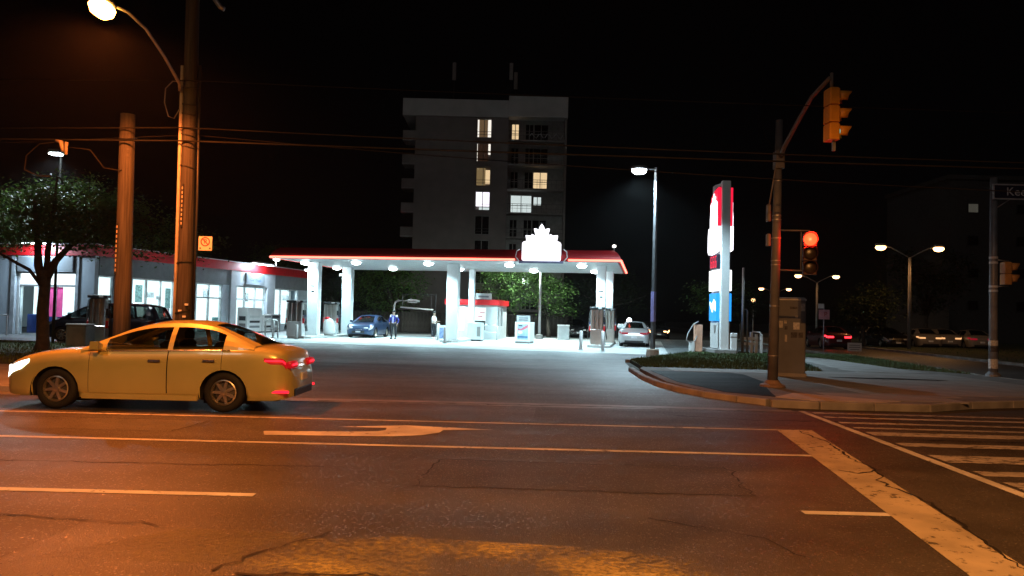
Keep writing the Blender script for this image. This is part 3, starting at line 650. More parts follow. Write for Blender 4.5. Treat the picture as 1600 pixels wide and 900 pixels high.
MB().prism([(.1+.018*math.cos(q), -.105+.018*math.sin(q)) for q in np.linspace(0, 6.28, 9)[:-1]], -.004, -.002, 'xz').build("arrow_dot", DARK, t)
WIRE = mat("wire_sheath", (.018, .018, .018), .9, spec=.05)
def wire(label, z, y, r, sag=.5, dz=0.):
    mb = MB()
    for a, b, za, zb_ in ((-46, -6.9, z-.1, z), (-6.9, 44, z, z+dz)):
        mb.tube([(a+(b-a)*i/24, y, za+(zb_-za)*i/24-sag*4*(i/24)*(1-i/24)*(abs(b-a)/45)) for i in range(25)], r, 5)
    return tag(mb.build("overhead_wire", WIRE, None, True), label, "wire")
wire("uppermost overhead wire passing the street lamp arm", 6.42, 15.86, .011, .25)
wire("middle overhead wire tied to both timber poles", 5.42, 15.84, .014, .3)
wire("second overhead wire close above the lowest one on the timber poles", 5.36, 16.22, .01, .8, .1)
wire("lowest thick overhead cable tied to both timber poles", 5.14, 15.82, .018, .15)
t = thing("cable_splice", "orange-lit cable splice with dangling loops hanging from the lowest wire", "cable", (-9.4, 15.8, 4.95))
MB().tube([(-.12, 0, .12), (.0, -.02, .1), (.03, 0, -.1)], [.03, .05, .03], 8).tube([(.1, 0, .1), (.1, 0, -.16)], .035, 8).build("splice_case", mat("splice_case", (.35, .28, .2), .5), t, True)
MB().tube([(-.1, 0, .1), (-.45, .0, .05), (-.72, .0, -.2), (-.74, 0, -.5), (-.45, 0, -.62), (-.2, 0, -.62)], .012, 5).tube([(.1, 0, .0), (.6, 0, -.05), (.9, 0, -.42), (1.2, .1, -.45), (1.3, .15, -.3)], .012, 5).build("loop", WIRE, t, True)
# flood light far behind the tree
t = thing("yard_light", "cold white flood lamp shining above the street tree", "lamp", (-18.2, 30.6, 0))
MB().tube([(0, 0, .1), (0, 0, 7.7)], [.06, .04], 8).tube([(0, 0, 7.65), (.0, -.3, 7.72)], .03, 6).build("post", BLACK, t, True)
MB().rbox(-.22, .22, -.55, -.15, 7.66, 7.8, .03).build("head", GREYP, t)
MB().rbox(-.2, .2, -.53, -.17, 7.6, 7.655, .02).build("lens", E_COOL, t)
lamp("bulb", 'SPOT', (0, -.35, 7.55), 2000, (.8, .95, 1), t, .15, (.3, -.55, -1), 92)

# ------------------------------------------------------------------ signals, cabinets and lamps on the corner
t = thing("signal_pole", "dark banded traffic-signal pole with an upswept mast arm on the corner", "pole", (6.35, 18.63, HK))
MB().tube([(0, 0, 0), (.09, 0, 6.5)], [.125, .085], 14).build("shaft", STEELP, t, True)
MB().lathe([(.3, 0), (.3, .05), (.2, .09), (.15, .16), (.125, .16)], 12).build("base", mat("base_iron", (.25, .17, .12), .7), t)
MB().tube([(.09, 0, 5.5), (.09, -.35, 5.75), (.1, -1.1, 6.12), (.1, -2.0, 6.5), (.1, -2.95, 6.62)], [.06, .055, .05, .045, .045], 10).build("mast_arm", GREYP, t, True)
MB().rbox(-.02, .2, -.14, .14, 5.3, 5.75, .03).build("arm_clamp", GREYP, t)
for z in (.75, 2.95, 3.05, 3.6, 4.05, 4.15, 5.0, 1.95): bands(MB(), 0, 0, [z], .125-.006*z+.001, .0138, .025).build("band", GALV, t)
MB().rbox(-.2, -.12, -.12, .05, 4.0, 4.42, .02).rbox(-.2, -.12, -.12, .05, 3.4, 3.7, .02).build("terminal_box", GREYP, t)
MB().tube([(-.15, -.05, 4.4), (-.07, -.1, 5.0), (.02, -.1, 5.6)], .018, 6).build("conduit", GREYP, t, True)
MB().tube([(.05, 0, 5.6), (-.25, 0, 6.1), (-.36, 0, 6.6)], .012, 5).build("cable", WIRE, t, True)
def visor(mb, c, r, l, ax, n=12):
    """open-bottomed tunnel visor"""
    V = []
    for k in range(n+1):
        a = rad(-35+250*k/n); top = .55+.45*math.sin(max(0, min(math.pi, a)))
        for d in (0, l*top):
            x, z = r*math.cos(a), r*math.sin(a)
            V.append((c[0]+d, c[1]+x, c[2]+z) if ax == 'x' else (c[0]+x, c[1]-d, c[2]+z))
    mb.add(V, [(2*k, 2*k+1, 2*k+3, 2*k+2) for k in range(n)])
def signal(name, label, loc, rz, n, lit=None, sz=.36, matb=ORANGEP, r=.14, vis=.3):
    s = thing(name, label, "traffic light", loc, rz)           # faces local -y
    for k in range(n):
        z = (n-1-k)*sz
        h = MB().rbox(-.16, .16, 0, .22, z+.008, z+sz-.008, .025).build("housing", matb, s)
        visor(mb := MB(), (0, -.004, z+sz/2), r, vis, 'y'); v = mb.build("visor", matb, h, True, False)
        sm = v.modifiers.new("thick", 'SOLIDIFY'); sm.thickness = .006
        MB().lathe([(r*.93, -.004), (r*.8, -.02), (r*.45, -.035), (.001, -.04)], 18, c=(0, 0, z+sz/2), ax='y').build("lens", lit.get(k, mat("lens_dark", (.03, .02, .015), .3)) if lit else MATS.get("lens_dark") or mat("lens_dark", (.03, .02, .015), .3), h, True)
    return s
s = signal("traffic_light", "yellow three-lamp traffic light hanging side-on under the mast arm", (6.62, 15.72, 5.32+HK), rad(94), 3, {2: E_GREEN}, .365)
MB().tube([(0, .12, 1.1), (0, .12, 1.42)], .035, 8).build("hanger", GREYP, s, True)
MB().box(-.02, .03, .03, .09, -.2, 0).build("bottom_tag", GALV, s)
s = signal("traffic_light", "traffic light showing red, bracketed to the signal pole", (7.18, 18.5, 2.72+HK), rad(-16), 3, {0: E_RED}, .345, mat("signal_shaded_paint", (.09, .035, .02), .6), .168, .2)  # housing colour is darkened to carry the shade it hangs in
MB().tube([(-.72, .12, 1.1), (.0, .12, 1.08)], .022, 6).tube([(-.74, .12, .12), (0, .12, .1)], .022, 6).tube([(-.2, .12, .1), (-.2, .12, 1.05)], .018, 6).build("bracket", STEELP, s, True)
lamp("red_bulb", 'POINT', (0, -.14, .87), 60., (1, .02, .008), s, .05)
t = thing("signal_cabinet", "tall brown-grey traffic control cabinet covered with stickers", "cabinet", (8.15, 22.5, HK), rad(-19))
CAB = mat("cabinet_paint", (.14, .15, .17), .65, var=.14, scale=2)
MB().box(-.46, .46, -.38, .38, 0, .1).build("plinth", CONC, t)
MB().rbox(-.43, .43, -.35, .35, .1, 2.2, .02).build("case", CAB, t)
MB().loft([[(-.45, -.37, 2.2), (.45, -.37, 2.2), (.45, .37, 2.2), (-.45, .37, 2.2)], [(-.45, -.37, 2.23), (.45, -.37, 2.23), (.45, .37, 2.26), (-.45, .37, 2.26)], [(-.4, -.3, 2.27), (.4, -.3, 2.27), (.4, .3, 2.3), (-.4, .3, 2.3)]], True).build("lid", mat("cabinet_lid", (.42, .42, .44), .5, .3), t)
d = MB().rbox(-.4, .4, -.358, -.35, .72, 2.15, .004).build("door", CAB, t)
MB().box(-.4, .4, -.356, -.35, .12, .7).build("lower_panel", CAB, t)
MB().rbox(-.36, -.29, -.385, -.358, 1.0, 1.42, .008).build("handle", DARK, d)
STK = [mat("sticker_pale", (.45, .42, .38), .6, var=.35, scale=14), mat("sticker_white", (.6, .58, .55), .6, var=.3, scale=18), mat("sticker_dark", (.05, .045, .05), .6, var=.6, scale=16)]
for (x, z, w, h, k) in [(-.27, 1.5, .17, .2, 0), (.18, 1.46, .17, .2, 1), (.35, 2.0, .11, .22, 0), (.12, 1.2, .18, .16, 2), (.3, 1.2, .13, .15, 2), (-.1, 1.1, .06, .2, 0), (-.12, 1.57, .07, .09, 0), (.18, 1.72, .07, .06, 0), (.1, 1.98, .2, .07, 2), (-.1, 1.4, .08, .1, 2)]:
    MB().box(x-w/2, x+w/2, -.3605, -.3585, z-h/2, z+h/2).build("sticker", STK[k], d)
# street-name pole on the other side of the side street
t = thing("street_name_pole", "grey steel signal pole with white bands carrying the street-name sign", "pole", (15.37, 24.5, HK))
MB().tube([(0, 0, 0), (.0, 0, 6.35)], [.13, .105], 14).build("shaft", mat("steel_pole_grey", (.27, .27, .29), .5, .3), t, True)
MB().lathe([(.22, 0), (.22, .06), (.13, .14)], 12).build("base", GALV, t)
for z in (3.62, 3.78, 2.72, 2.86): bands(MB(), 0, 0, [z], .12, 0, .07).build("reflective_band", mat("reflective_white", (.85, .85, .9), .3), t)
for (z, h, k) in ((1.06, .16, 1), (.86, .16, 2), (.4, .3, 1)): MB().lathe([(.131, -h/2), (.1335, -h/2), (.1335, h/2), (.131, h/2)], 12, c=(0, 0, z)).build("sticker", STK[k], t)
s = thing("street_name_sign", "dark blue street-name sign lettered Keele with a pale border", "sign", (15.28, 24.36, 5.66+HK))
MB().rbox(0, 2.1, 0, .03, 0, .46, .02).build("plate", mat("sign_navy", (.02, .02, .05), .5), s)
MB().box(-.02, 2.12, -.006, .03, -.02, .025).box(-.02, 2.12, -.006, .03, .435, .48).box(-.02, .03, -.006, .03, .025, .435).build("border", mat("sign_frame", (.5, .5, .52), .5), s)
text("lettering", "Keele", .38, mat("sign_letter", (.8, .8, .85), .5), s, (.4, -.004, .225), align='LEFT', depth=.003, sx=1.05)
text("small_lettering", "St", .15, MATS["sign_letter"], s, (1.75, -.004, .25), align='LEFT', depth=.003)
MB().tube([(.55, .015, 0), (.1, .1, -.32)], .018, 6).build("stay", GALV, s, True)
s = signal("traffic_light", "small two-lamp orange signal seen side-on, clamped to the street-name pole", (15.88, 24.5, 2.92+HK), rad(88), 2, None, .37, mat("signal_ochre_paint", (.62, .3, .09), .55), .15, .3)
MB().tube([(.0, .02, .76), (.0, .42, .8)], .02, 6).tube([(.0, .02, -.03), (.0, .42, -.06)], .02, 6).build("bracket", GALV, s, True)
def twin_lamp(label, loc, h, arm, pw, far):
    t = thing("twin_street_lamp", label, "street lamp", loc, group="twin-arm lamps along the side street")
    MB().tube([(0, 0, 0), (0, 0, h)], [.13, .08], 10).build("mast", GREYP, t, True)
    for sd in (-1, 1):
        MB().tube([(0, 0, h-.05), (sd*arm*.35, 0, h+.28), (sd*arm*.75, 0, h+.62), (sd*arm, 0, h+.72)], .04, 6).build("arm", GREYP, t, True)
        hd = MB().loft([[(sd*(arm+.25)+l*math.cos(a), w*math.sin(a), h+z) for a in np.linspace(0, 6.28, 12, endpoint=False)] for l, w, z in ((.36, .17, .7), (.4, .19, .76), (.3, .13, .88))], True).build("lamp_head", GREYP, t, True)
        MB().loft([[(sd*(arm+.25)+l*math.cos(a), w*math.sin(a), h+z) for a in np.linspace(0, 6.28, 12, endpoint=False)] for l, w, z in ((.3, .2, .7), (.36, .26, .6), (.24, .2, .46), (.08, .08, .42))], True).build("lens", E_SODF if far else em("lamp_sodium_mid", (1., .5, .18), 9.), hd, True)
        lamp("bulb", 'SPOT', (sd*(arm+.25), 0, h+.38), pw, (1, .45, .14), t, .2, (0, 0, -1), 165)
twin_lamp("twin-arm orange street lamp beside the parked pale vans", (26.0, 50.2, 0), 6.1, 1.65, 300, False)
twin_lamp("twin-arm orange street lamp straight beyond the red traffic light", (30.6, 77, 0), 5.7, 1.65, 150, True)
twin_lamp("farthest twin-arm street lamp down the side street", (35.3, 103, 0), 5.4, 1.6, 100, True)
t = thing("post_lamp", "tiny distant orange lamp left of the farthest twin-arm lamp", "lamp", (25.16, 80, 0))
MB().tube([(0, 0, 0), (0, 0, 3.7)], .06, 6).build("post", GREYP, t); MB().lathe([(.05, -.1), (.2, 0), (.22, .15), (.05, .35)], 10, c=(0, 0, 3.75)).build("globe", E_SODF, t, True)
t = thing("post_lamp", "round white lamp glowing low behind the silver sedan", "lamp", (11.2, 73, 0))
MB().tube([(0, 0, 0), (0, 0, 1.25)], .05, 6).build("post", GREYP, t); MB().lathe([(.06, -.16), (.22, -.05), (.24, .1), (.12, .26), (.02, .3)], 12, c=(0, 0, 1.4)).build("globe", em("globe_white", (.9, .93, 1.), 8.), t, True)
lamp("bulb", 'POINT', (0, -.5, 1.5), 40, (.9, .95, 1), t, .2)
for k, (x, z, lab) in enumerate([(43.9, .55, "tiny white light low in the dark lot, nearest the twin-arm lamp"), (45.3, .7, "tiny white light low in the dark lot, above the pale vans"), (52.8, .7, "tiny white light low beyond the street-name pole")]):
    t = thing("marker_light", lab, "lamp", (x, 80, 0)); MB().tube([(0, 0, 0), (0, 0, z-.1)], .04, 6).build("post", GREYP, t); MB().lathe([(.05, -.1), (.18, 0), (.15, .15), (.02, .2)], 8, c=(0, 0, z)).build("globe", em("marker_white", (1., .9, .75), 3.), t)
t = thing("street_sign", "small white and red street sign on a thin post beside the side street", "sign", (17.0, 41.8, HK))
MB().tube([(0, 0, 0), (0, 0, 2.6)], .03, 6).build("post", GALV, t)
MB().rbox(-.3, .3, -.045, -.03, 1.75, 2.28, .01).build("plate", mat("sign_red_lit", (.75, .35, .38), .5), t)  # red light falling on the plate is put into its colour
MB().rbox(-.32, -.02, -.045, -.03, 2.34, 2.6, .01).build("plate", MATS["sign_white"], t)
text("lettering", "P", .36, RSN, t, (.08, -.048, 2.02), depth=.001)
t = thing("yard_sign", "small white yard sign standing on the side-street verge", "sign", (19.4, 43.4, 0))
MB().tube([(-.3, 0, 0), (-.3, 0, .3)], .012, 6).tube([(.3, 0, 0), (.3, 0, .3)], .012, 6).build("stake", GALV, t)
MB().rbox(-.4, .4, -.01, .01, .12, .6, .005).build("board", WHITEP, t)
MB().box(-.3, .3, -.013, -.011, .44, .48).box(-.32, .32, -.013, -.011, .32, .36).box(-.25, .25, -.013, -.011, .2, .24).build("print_line", GREYP, t)

# assumed lamp of the near kerb (unseen, behind the viewer), added to light the foreground: same kind as across the road
st = thing("street_lamp", "assumed sodium street lamp on a steel mast at the near kerb, out of view", "street lamp", (0.6, -1.4, 0))
MB().tube([(0, 0, 0), (0, 0, 8.6), (0, .5, 8.95), (0, 2.2, 9.1)], [.1, .07, .05, .04], 10).build("mast", GREYP, st, True)
MB().loft([[(w*math.cos(a), 2.45+l*math.sin(a), z) for a in np.linspace(0, 6.28, 16, endpoint=False)] for w, l, z in ((.12, .3, 9.0), (.15, .34, 9.06), (.1, .26, 9.18))], True).build("lamp_head", GREYP, st, True)
MB().loft([[(w*math.cos(a), 2.45+l*math.sin(a), z) for a in np.linspace(0, 6.28, 16, endpoint=False)] for w, l, z in ((.11, .22, 9.0), (.15, .23, 8.92), (.05, .1, 8.82))], True).build("lens", E_SOD, st, True)
lamp("sodium_bulb", 'SPOT', (0, 2.45, 8.75), 5600, (1, .38, .09), st, .12, (0, 0, -1), 165, .15)  # bulb of the assumed lamp, added to brighten road and sedan side

# ------------------------------------------------------------------ filling-station canopy
CW, CD, CZ = 19.6, 10.6, 4.62
t = thing("fuel_canopy", "flat white fuel canopy with a glowing red edge band on white columns", "canopy", S(0, 0), -TH)
def fascia_profile(o, z): return [(o, z), (o+.11, z+.04), (o+.14, z+.14), (o+.08, z+.3), (o-.06, z+.5), (o-.25, z+.64)]
def fascia(name, a, b, nrm, ma):
    mb = MB(); a, b, nrm = Vector(a), Vector(b), Vector(nrm)
    tan = (b-a).normalized(); ext = .12
    R_ = []
    for p, sg in ((a, -1), (b, 1)):
        ring = []
        for o, z in fascia_profile(0, CZ): q = p+nrm*o+tan*sg*o; ring.append((q.x, q.y, z))
        R_.append(ring)
    mb.loft(R_, False, False); o_ = mb.build(name, ma, t, True, True); return o_
cor = [(-CW, 0, 0), (0, 0, 0), (0, CD, 0), (-CW, CD, 0)]
nr_ = [(0, -1, 0), (1, 0, 0), (0, 1, 0), (-1, 0, 0)]
for k in range(4):
    fs = fascia("fascia", cor[k], cor[(k+1) % 4], nr_[k], mat("canopy_red", (.3, .006, .01), .5, var=.1))
    a, b, n_ = Vector(cor[k]), Vector(cor[(k+1) % 4]), Vector(nr_[k]); d = (b-a).normalized()
    segs = [(a, b)]
    if k == 0: segs = [(a, Vector((-5.55, 0, 0))), (Vector((-2.65, 0, 0)), b)]
    for p, q in segs:
        p2, q2 = p-d*(.16 if p == a else 0), q+d*(.16 if q == b else 0)
        mb = MB(); c = []
        for z, o in ((.02, .1), (.02, .2), (.11, .2), (.13, .14)):
            c.append((o, z))
        mb.loft([[tuple(pp+n_*o+Vector((0, 0, CZ+z))) for o, z in c] for pp in (p2, q2)], True).build("led_strip", E_LED, fs)
MB().box(-CW+.3, -.3, .3, CD-.3, CZ+.05, CZ+.6).build("roof_deck", mat("roof_deck", (.1, .1, .1), .8), t)
# soffit: metal planks, each its own piece
sof = MB().box(-CW+.02, -.02, .02, CD-.02, CZ+.02, CZ+.045).build("soffit", mat("soffit_joint", (.3, .32, .33), .6), t)
pw = (CW-.1)/32
base_p = None
for i in range(32):
    if base_p is None: base_p = MB().box(0, pw-.014, .04, CD-.04, CZ, CZ+.018).build("soffit_plank", mat("soffit_white", (.8, .82, .82), .45, var=.05), sof); o = base_p
    else: o = base_p.copy(); COL.objects.link(o)
    o.location = (-CW+.05+i*pw, 0, random.uniform(-.002, .002))
LX = [-17.9, -13.6, -9.3, -4.95, -.95-.1]
rowF = [(-15.3, 1.7), (-10.9, 1.7), (-6.2, 1.9), (-2.1, 2.0), (-18.8, 2.4)]
rowR = [(-14.9, 7.2), (-10.3, 6.7), (-5.6, 7.3), (-1.7, 7.2), (-18.8, 7.2)]
proto = None
for (x, y) in rowF+rowR:
    if proto is None:
        proto = MB().rbox(-.3, .3, -.3, .3, CZ-.06, CZ-.004, .03).build("light_housing", WHITEP, t); 
        MB().lathe([(.26, -.062), (.27, -.1), (.22, -.17), (.1, -.205), (.001, -.21)], 20, c=(0, 0, CZ)).build("light_lens", E_COOL, proto, True); h = proto
    else: h = clone(proto, t)
    h.location = (x, y, 0)
    l = lamp("downlight", 'SPOT', (x, y, CZ-.24), 1900, (.55, .88, .97), t, .22, (0, 0, -1), 152, .6)
CWH = mat("column_white", (.72, .75, .76), .5, var=.05)
for k, (x, y, w, d_) in enumerate([(-18.42, 3, .34, .26), (-18.3, 8, .32, .26), (-9.72, 3, .34, .26), (-9.74, 8, .18, .18), (-1.05, 3, .26, .26), (-.8, 8, .22, .26)]):
    c = MB().rbox(x-w, x+w, y-d_, y+d_, .15, CZ-.002, .02).build("column", CWH, t)
    MB().rbox(x-w-.08, x+w+.08, y-d_-.08, y+d_+.08, .0, .18, .02).build("column_foot", CONC, c)
    if k in (0, 4):
        MB().box(x-.16, x+.12, y-d_-.006, y-d_-.002, 3.12, 3.2).box(x-.08, x+.1, y-d_-.006, y-d_-.002, 2.78, 2.88).build("number_print", DARK, c)
    if k in (0, 1): MB().rbox(x-w-.3, x-w, y-.1, y+.1, 4.05, 4.2, .02).build("camera_box", WHITEP, c)
# maple-leaf shaped light box on the front edge
half = [(0, 1.98), (.09, 1.85), (.16, 1.66), (.3, 1.72), (.42, 1.72), (.36, 1.5), (.32, 1.27), (.42, 1.38), (.5, 1.42), (.58, 1.34), (.86, 1.36), (.82, 1.12), (.82, 1.05), (.98, 1.0), (1.04, .92), (1.04, .06), (.98, 0)]
poly = half+[(-x, z) for x, z in half[::-1] if x > 0]
s = thing("leaf_sign", "glowing white maple-leaf shaped sign on the front edge of the canopy", "sign", S(-4.1, -.18, CZ+.02), -TH)
MB().prism(poly, -.12, .1, 'xz').build("light_box", E_SIGN, s)
MB().prism([(x*1.03, z*1.015-.015) for x, z in poly], .1, .16, 'xz').build("back_tray", GREYP, s)
MB().rbox(-1.2, 1.2, -.1, .14, -.13, -.02, .02).build("base_rail", mat("sign_base_blue", (.2, .2, .32), .5), s)
for sd in (-1, 1): MB().tube([(sd*1.2, .0, -.05), (sd*1.4, 0, .2), (sd*1.36, .0, .5), (sd*1.2, .06, .62)], .03, 6).build("side_bracket", OFFW, s, True)
t2 = thing("roof_beacon", "small white lamp on top of the canopy at its corner", "lamp", S(-.25, .3, CZ+.66), -TH)
MB().tube([(0, 0, 0), (0, 0, .14)], .03, 6).build("stem", GREYP, t2); MB().lathe([(.02, .14), (.1, .17), (.1, .27), (.02, .3)], 10).build("globe", em("beacon", (1, .95, .9), 3.), t2, True)

# islands, pumps, bollards
def island(label, a, b0, b1, w=.62):
    pts = [(a-w+.3, b0), (a+w-.3, b0), (a+w, b0+.3), (a+w, b1-.3), (a+w-.3, b1), (a-w+.3, b1), (a-w, b1-.3), (a-w, b0+.3)]
    return tag(MB().prism([S(x, y)[:2] for x, y in pts], .0, .15).build("pump_island", mat("island_concrete", (.5, .5, .48), .7, var=.15, scale=2), None), label, "pump island")
island("raised concrete island under the pumps next to the store", -18.62, 1.2, 10.0, .75)
island("raised concrete island under the pumps next to the silver sedan", -1.05, 1.2, 10.0)
island("raised concrete island between the twin white columns before the kiosk", -9.75, 2.0, 9.3, .55)
def pump(label, loc, rz, w=.48, kind=0):
    t = thing("fuel_pump", label, "fuel pump", loc, rz, "fuel pumps")
    MB().rbox(-w, w, -.3, .3, 0, .85, .02).build("lower_cabinet", STAIN if kind else OFFW, t)
    for k in range(3):
        x0 = -w+k*2*w/3
        MB().rbox(x0+.005, x0+2*w/3-.005, -.29, .29, .855, 1.98, .05).build("upper_panel", STAIN, t)
    MB().rbox(-w-.05, w+.05, -.34, .34, 1.98, 2.1, .02).build("cap", DARK, t)
    MB().box(w*.2, w*.7, -.345, -.3, 2.0, 2.09).build("pump_number", WHITEP, t)
    for sd in (-1, 1):
        MB().rbox(sd*w-.03, sd*w+.05*sd+.03, -.2, .2, 1.25, 1.55, .02).build("display", DARK, t)
        for k, c in enumerate((REDP, WHITEP, BLUEP)):
            y = -.16+k*.15
            MB().rbox(sd*(w+.02)-.05, sd*(w+.02)+.07, y-.045, y+.045, .75+.1*k, 1.05+.1*k, .015).build("nozzle", c, t)
            MB().tube([(sd*(w+.06), y, .95+.1*k), (sd*(w+.17), y, .5), (sd*(w+.2), y, .3), (sd*(w+.14), y+.02, .55), (sd*(w+.06), y+.03, 1.9)], .016, 6).build("hose", BLACK, t, True)
    return t
pump("stainless fuel pump at the store-side column nearest the road", S(-18.95, 1.75, .15), -TH+rad(6), .46)
pump("stainless fuel pump at the store-side column farther from the road", S(-18.95, 6.9, .15), -TH+rad(6), .42)
pump("stainless fuel pump with black cap under the column by the dark forecourt", S(-1.2, 2.35, .15), -TH, .36, 1)
pump("stainless fuel pump half hidden behind another beside the silver sedan", S(-.72, 6.6, .15), -TH, .32, 1)
pump("lone stainless fuel pump in front of the dark minivan", (-16.95, 31.6, .0), rad(14), .32, 1)
BOL = None
def bollard(label, loc, h=.98, r=.085):
    t = thing("bollard", label, "bollard", loc, 0, "white steel bollards")
    MB().lathe([(r, 0), (r, h-.06), (r*.8, h-.015), (r*.3, h), (.001, h)], 14).build("post", WHITEP, t, True)
    MB().lathe([(r*1.5, 0), (r*1.5, .025), (r*1.05, .04)], 14).build("collar", CONC, t)
bollard("white bollard standing alone before the stainless pumps on the forecourt", S(-1.75, -1.7, .01))
bollard("white bollard right in front of the stainless pump at the light pole side", S(-.6, -2.6, .01), 1.0)
bollard("white bollard at the back beside the silver sedan", S(.35, 5.0, .01))
bollard("white bollard beside the person in a white shirt", S(-11.2, 5.3, .01), 1.05, .1)
bollard("white bollard in front of the middle canopy column", S(-9.6, .9, .01), .95)
bollard("white bollard beside the store-side pump nearest the road", S(-18.2, .3, .01), .85)
bollard("white bollard before the store's sign bay", S(-20.3, 1.6, .01), 1.1, .07)
t = thing("squeegee_stand", "white squeegee and towel stand at the rear of the right island", "stand", S(.1, 6.0, .01), -TH)
MB().rbox(-.22, .22, -.2, .2, 0, .9, .03).build("body", WHITEP, t); MB().rbox(-.3, .3, -.26, .26, 1.1, 1.3, .05).build("canopy_top", WHITEP, t); MB().tube([(0, 0, .88), (0, 0, 1.12)], .12, 8).build("neck", OFFW, t)
t = thing("waste_bin", "bulging white bag-lined bin with a reddish lid beside the store-side pumps", "bin", S(-18.0, 4.35, .15), -TH)
MB().loft([[(r*math.cos(a)*(1+.06*math.sin(3*a+z*3)), r*.8*math.sin(a)*(1+.05*math.cos(4*a+z)), z) for a in np.linspace(0, 6.28, 18, endpoint=False)] for r, z in ((.3, 0), (.36, .2), (.38, .5), (.34, .78), (.24, .98), (.1, 1.05))], True).build("bag", WHITEP, t, True)
MB().lathe([(.16, 1.0), (.19, 1.05), (.12, 1.14), (.001, 1.16)], 12, c=(-.12, 0, 0)).build("lid", REDP, t, True)
def guard(label, loc, w, h, rz=-TH):
    t = thing("guard_rail", label, "guard rail", loc, rz)
    MB().tube([(-w/2, 0, 0), (-w/2, 0, h-.12), (-w/2+.12, 0, h), (w/2-.12, 0, h), (w/2, 0, h-.12), (w/2, 0, 0)], .045, 8).build("hoop", OFFW, t, True)
    MB().tube([(-w/2, 0, h*.5), (w/2, 0, h*.5)], .03, 8).build("crossbar", OFFW, t, True)
guard("pale hoop guard rail left of the store-side pump", S(-20.15, 1.1, .01), .8, 1.05)
guard("pale hoop guard rail in front of the kiosk window", S(-8.6, 8.7, .01), .9, 1.0)
# kiosk
KR = rad(-8)
t = thing("kiosk", "small white attendant kiosk with a red roof band", "kiosk", (*S(-8.3, 9.4)[:2], .01), KR)
KW, KD = 3.45, 4.2
kw = MB()
kw.box(-KW, 0, 0, .12, 0, .55).box(-KW, 0, 0, .12, 2.15, 2.3).box(-KW, -2.75, 0, .12, .55, 2.15).box(-2.2, -1.6, 0, .12, .55, 2.15).box(-.75, 0, 0, .12, .55, 2.15)
kw.box(-.12, 0, .12, KD, 0, .9).box(-.12, 0, .12, KD, 2.15, 2.3).box(-.12, 0, .95, 1.5, .9, 2.15).box(-.12, 0, 2.4, KD, .9, 2.15).box(-KW, -KW+.12, .12, KD, 0, 2.3).box(-KW, 0, KD, KD+.1, 0, 2.3)
kw.build("wall", OFFW, t)
for k, (x0, x1, y0, y1) in enumerate(((-KW-.14, .14, -.14, .0), (.0, .14, 0, KD+.1), (-KW-.14, -KW, 0, KD+.1))): MB().box(x0, x1, y0, y1, 2.3, 2.66).build("roof_band", REDP, t)
MB().box(-KW, 0, 0, KD+.1, 2.3, 2.5).build("roof", STORED, t)
MB().box(-KW+.13, -.13, .5, .52, .1, 2.25).build("interior_wall", em("kiosk_interior_light", (.9, .97, .95), 1.5), t)  # inner wall made to glow for the lit kiosk room
for (x0, x1) in ((-2.75, -2.2), (-1.6, -.75)):
    w_ = MB().box(x0, x1, .04, .05, .55, 2.15).build("window", SGLASS, t)
    MB().box(x0, x0+.04, .0, .07, .55, 2.15).box(x1-.04, x1, .0, .07, .55, 2.15).box(x0+.04, x1-.04, .0, .07, 2.11, 2.15).build("frame", WHITEP, w_)
for y0, y1 in ((.14, .95), (1.5, 2.4)):
    w_ = MB().box(-.06, -.05, y0, y1, .9, 2.15).build("window", WINDK, t)
    MB().box(-.08, .02, y0, y0+.05, .9, 2.15).box(-.08, .02, y1-.05, y1, .9, 2.15).build("frame", WHITEP, w_)
MB().rbox(-1.55, -.85, .2, .34, .6, 1.25, .01).build("shelf_unit", DARK, t)
for k in range(4): MB().box(-1.5, -.9, .185, .2, .66+k*.15, .7+k*.15).build("shelf_edge", WHITEP, t)
MB().box(-1.35, -1.0, .03, .038, 1.5, 1.58).box(-1.2, -.85, .03, .038, 1.75, 1.83).build("window_poster", mat("poster_pink", (.7, .3, .35), .6), t)
s = thing("kiosk_sign", "small pale grey sign board on the kiosk roof", "sign", (*S(-9.3, 9.6)[:2], 2.68), KR)
MB().rbox(-.55, .55, -.04, .04, .02, .42, .03).build("board", WHITEP, s); MB().box(-.35, .35, -.046, -.041, .14, .26).build("print_line", STORED, s)
# things in front of the kiosk
t = thing("ice_chest", "white outdoor ice cabinet with a vent grille before the middle canopy column", "cabinet", S(-9.0, 6.1, .01), -TH)
MB().rbox(-.45, .45, -.35, .35, .1, 1.15, .03).build("case", OFFW, t); MB().box(.15, .36, -.36, -.352, .3, .9).build("label_panel", GREYP, t); MB().box(-.4, .4, -.3, .3, 0, .1).build("base", DARK, t)
t = thing("poster_frame", "blue poster stand leaning by the person in a white shirt", "poster stand", S(-10.75, 4.9, .01), -TH)
MB().rbox(-.3, .3, -.05, .05, 0, .95, .02).build("frame", OFFW, t); MB().box(-.25, .25, -.056, -.051, .15, .8).build("poster", mat("poster_blue", (.16, .22, .4), .5, var=.6, scale=5), t)
t = thing("propane_cabinet", "white propane exchange cabinet with a blue and red poster and a sign on top", "cabinet", (.68, 45.8, .012), rad(-12))
MB().rbox(-.46, .46, 0, 1.5, .12, 1.27, .02).build("case", WHITEP, t)
MB().box(-.44, .44, .03, 1.45, 0, .12).build("base", GREYP, t)
p = MB().box(-.3, .34, -.012, -.002, .24, 1.15).build("poster", mat("poster_sky", (.3, .42, .52), .5, var=.3, scale=3), t)
MB().prism([(-.3, .9), (-.1, .86), (.1, 1.0), (.34, 1.12), (.34, .96), (.12, .84), (-.1, .76), (-.3, .8)], -.016, -.013, 'xz').build("print_swoosh", mat("poster_red", (.5, .12, .16), .5), p)
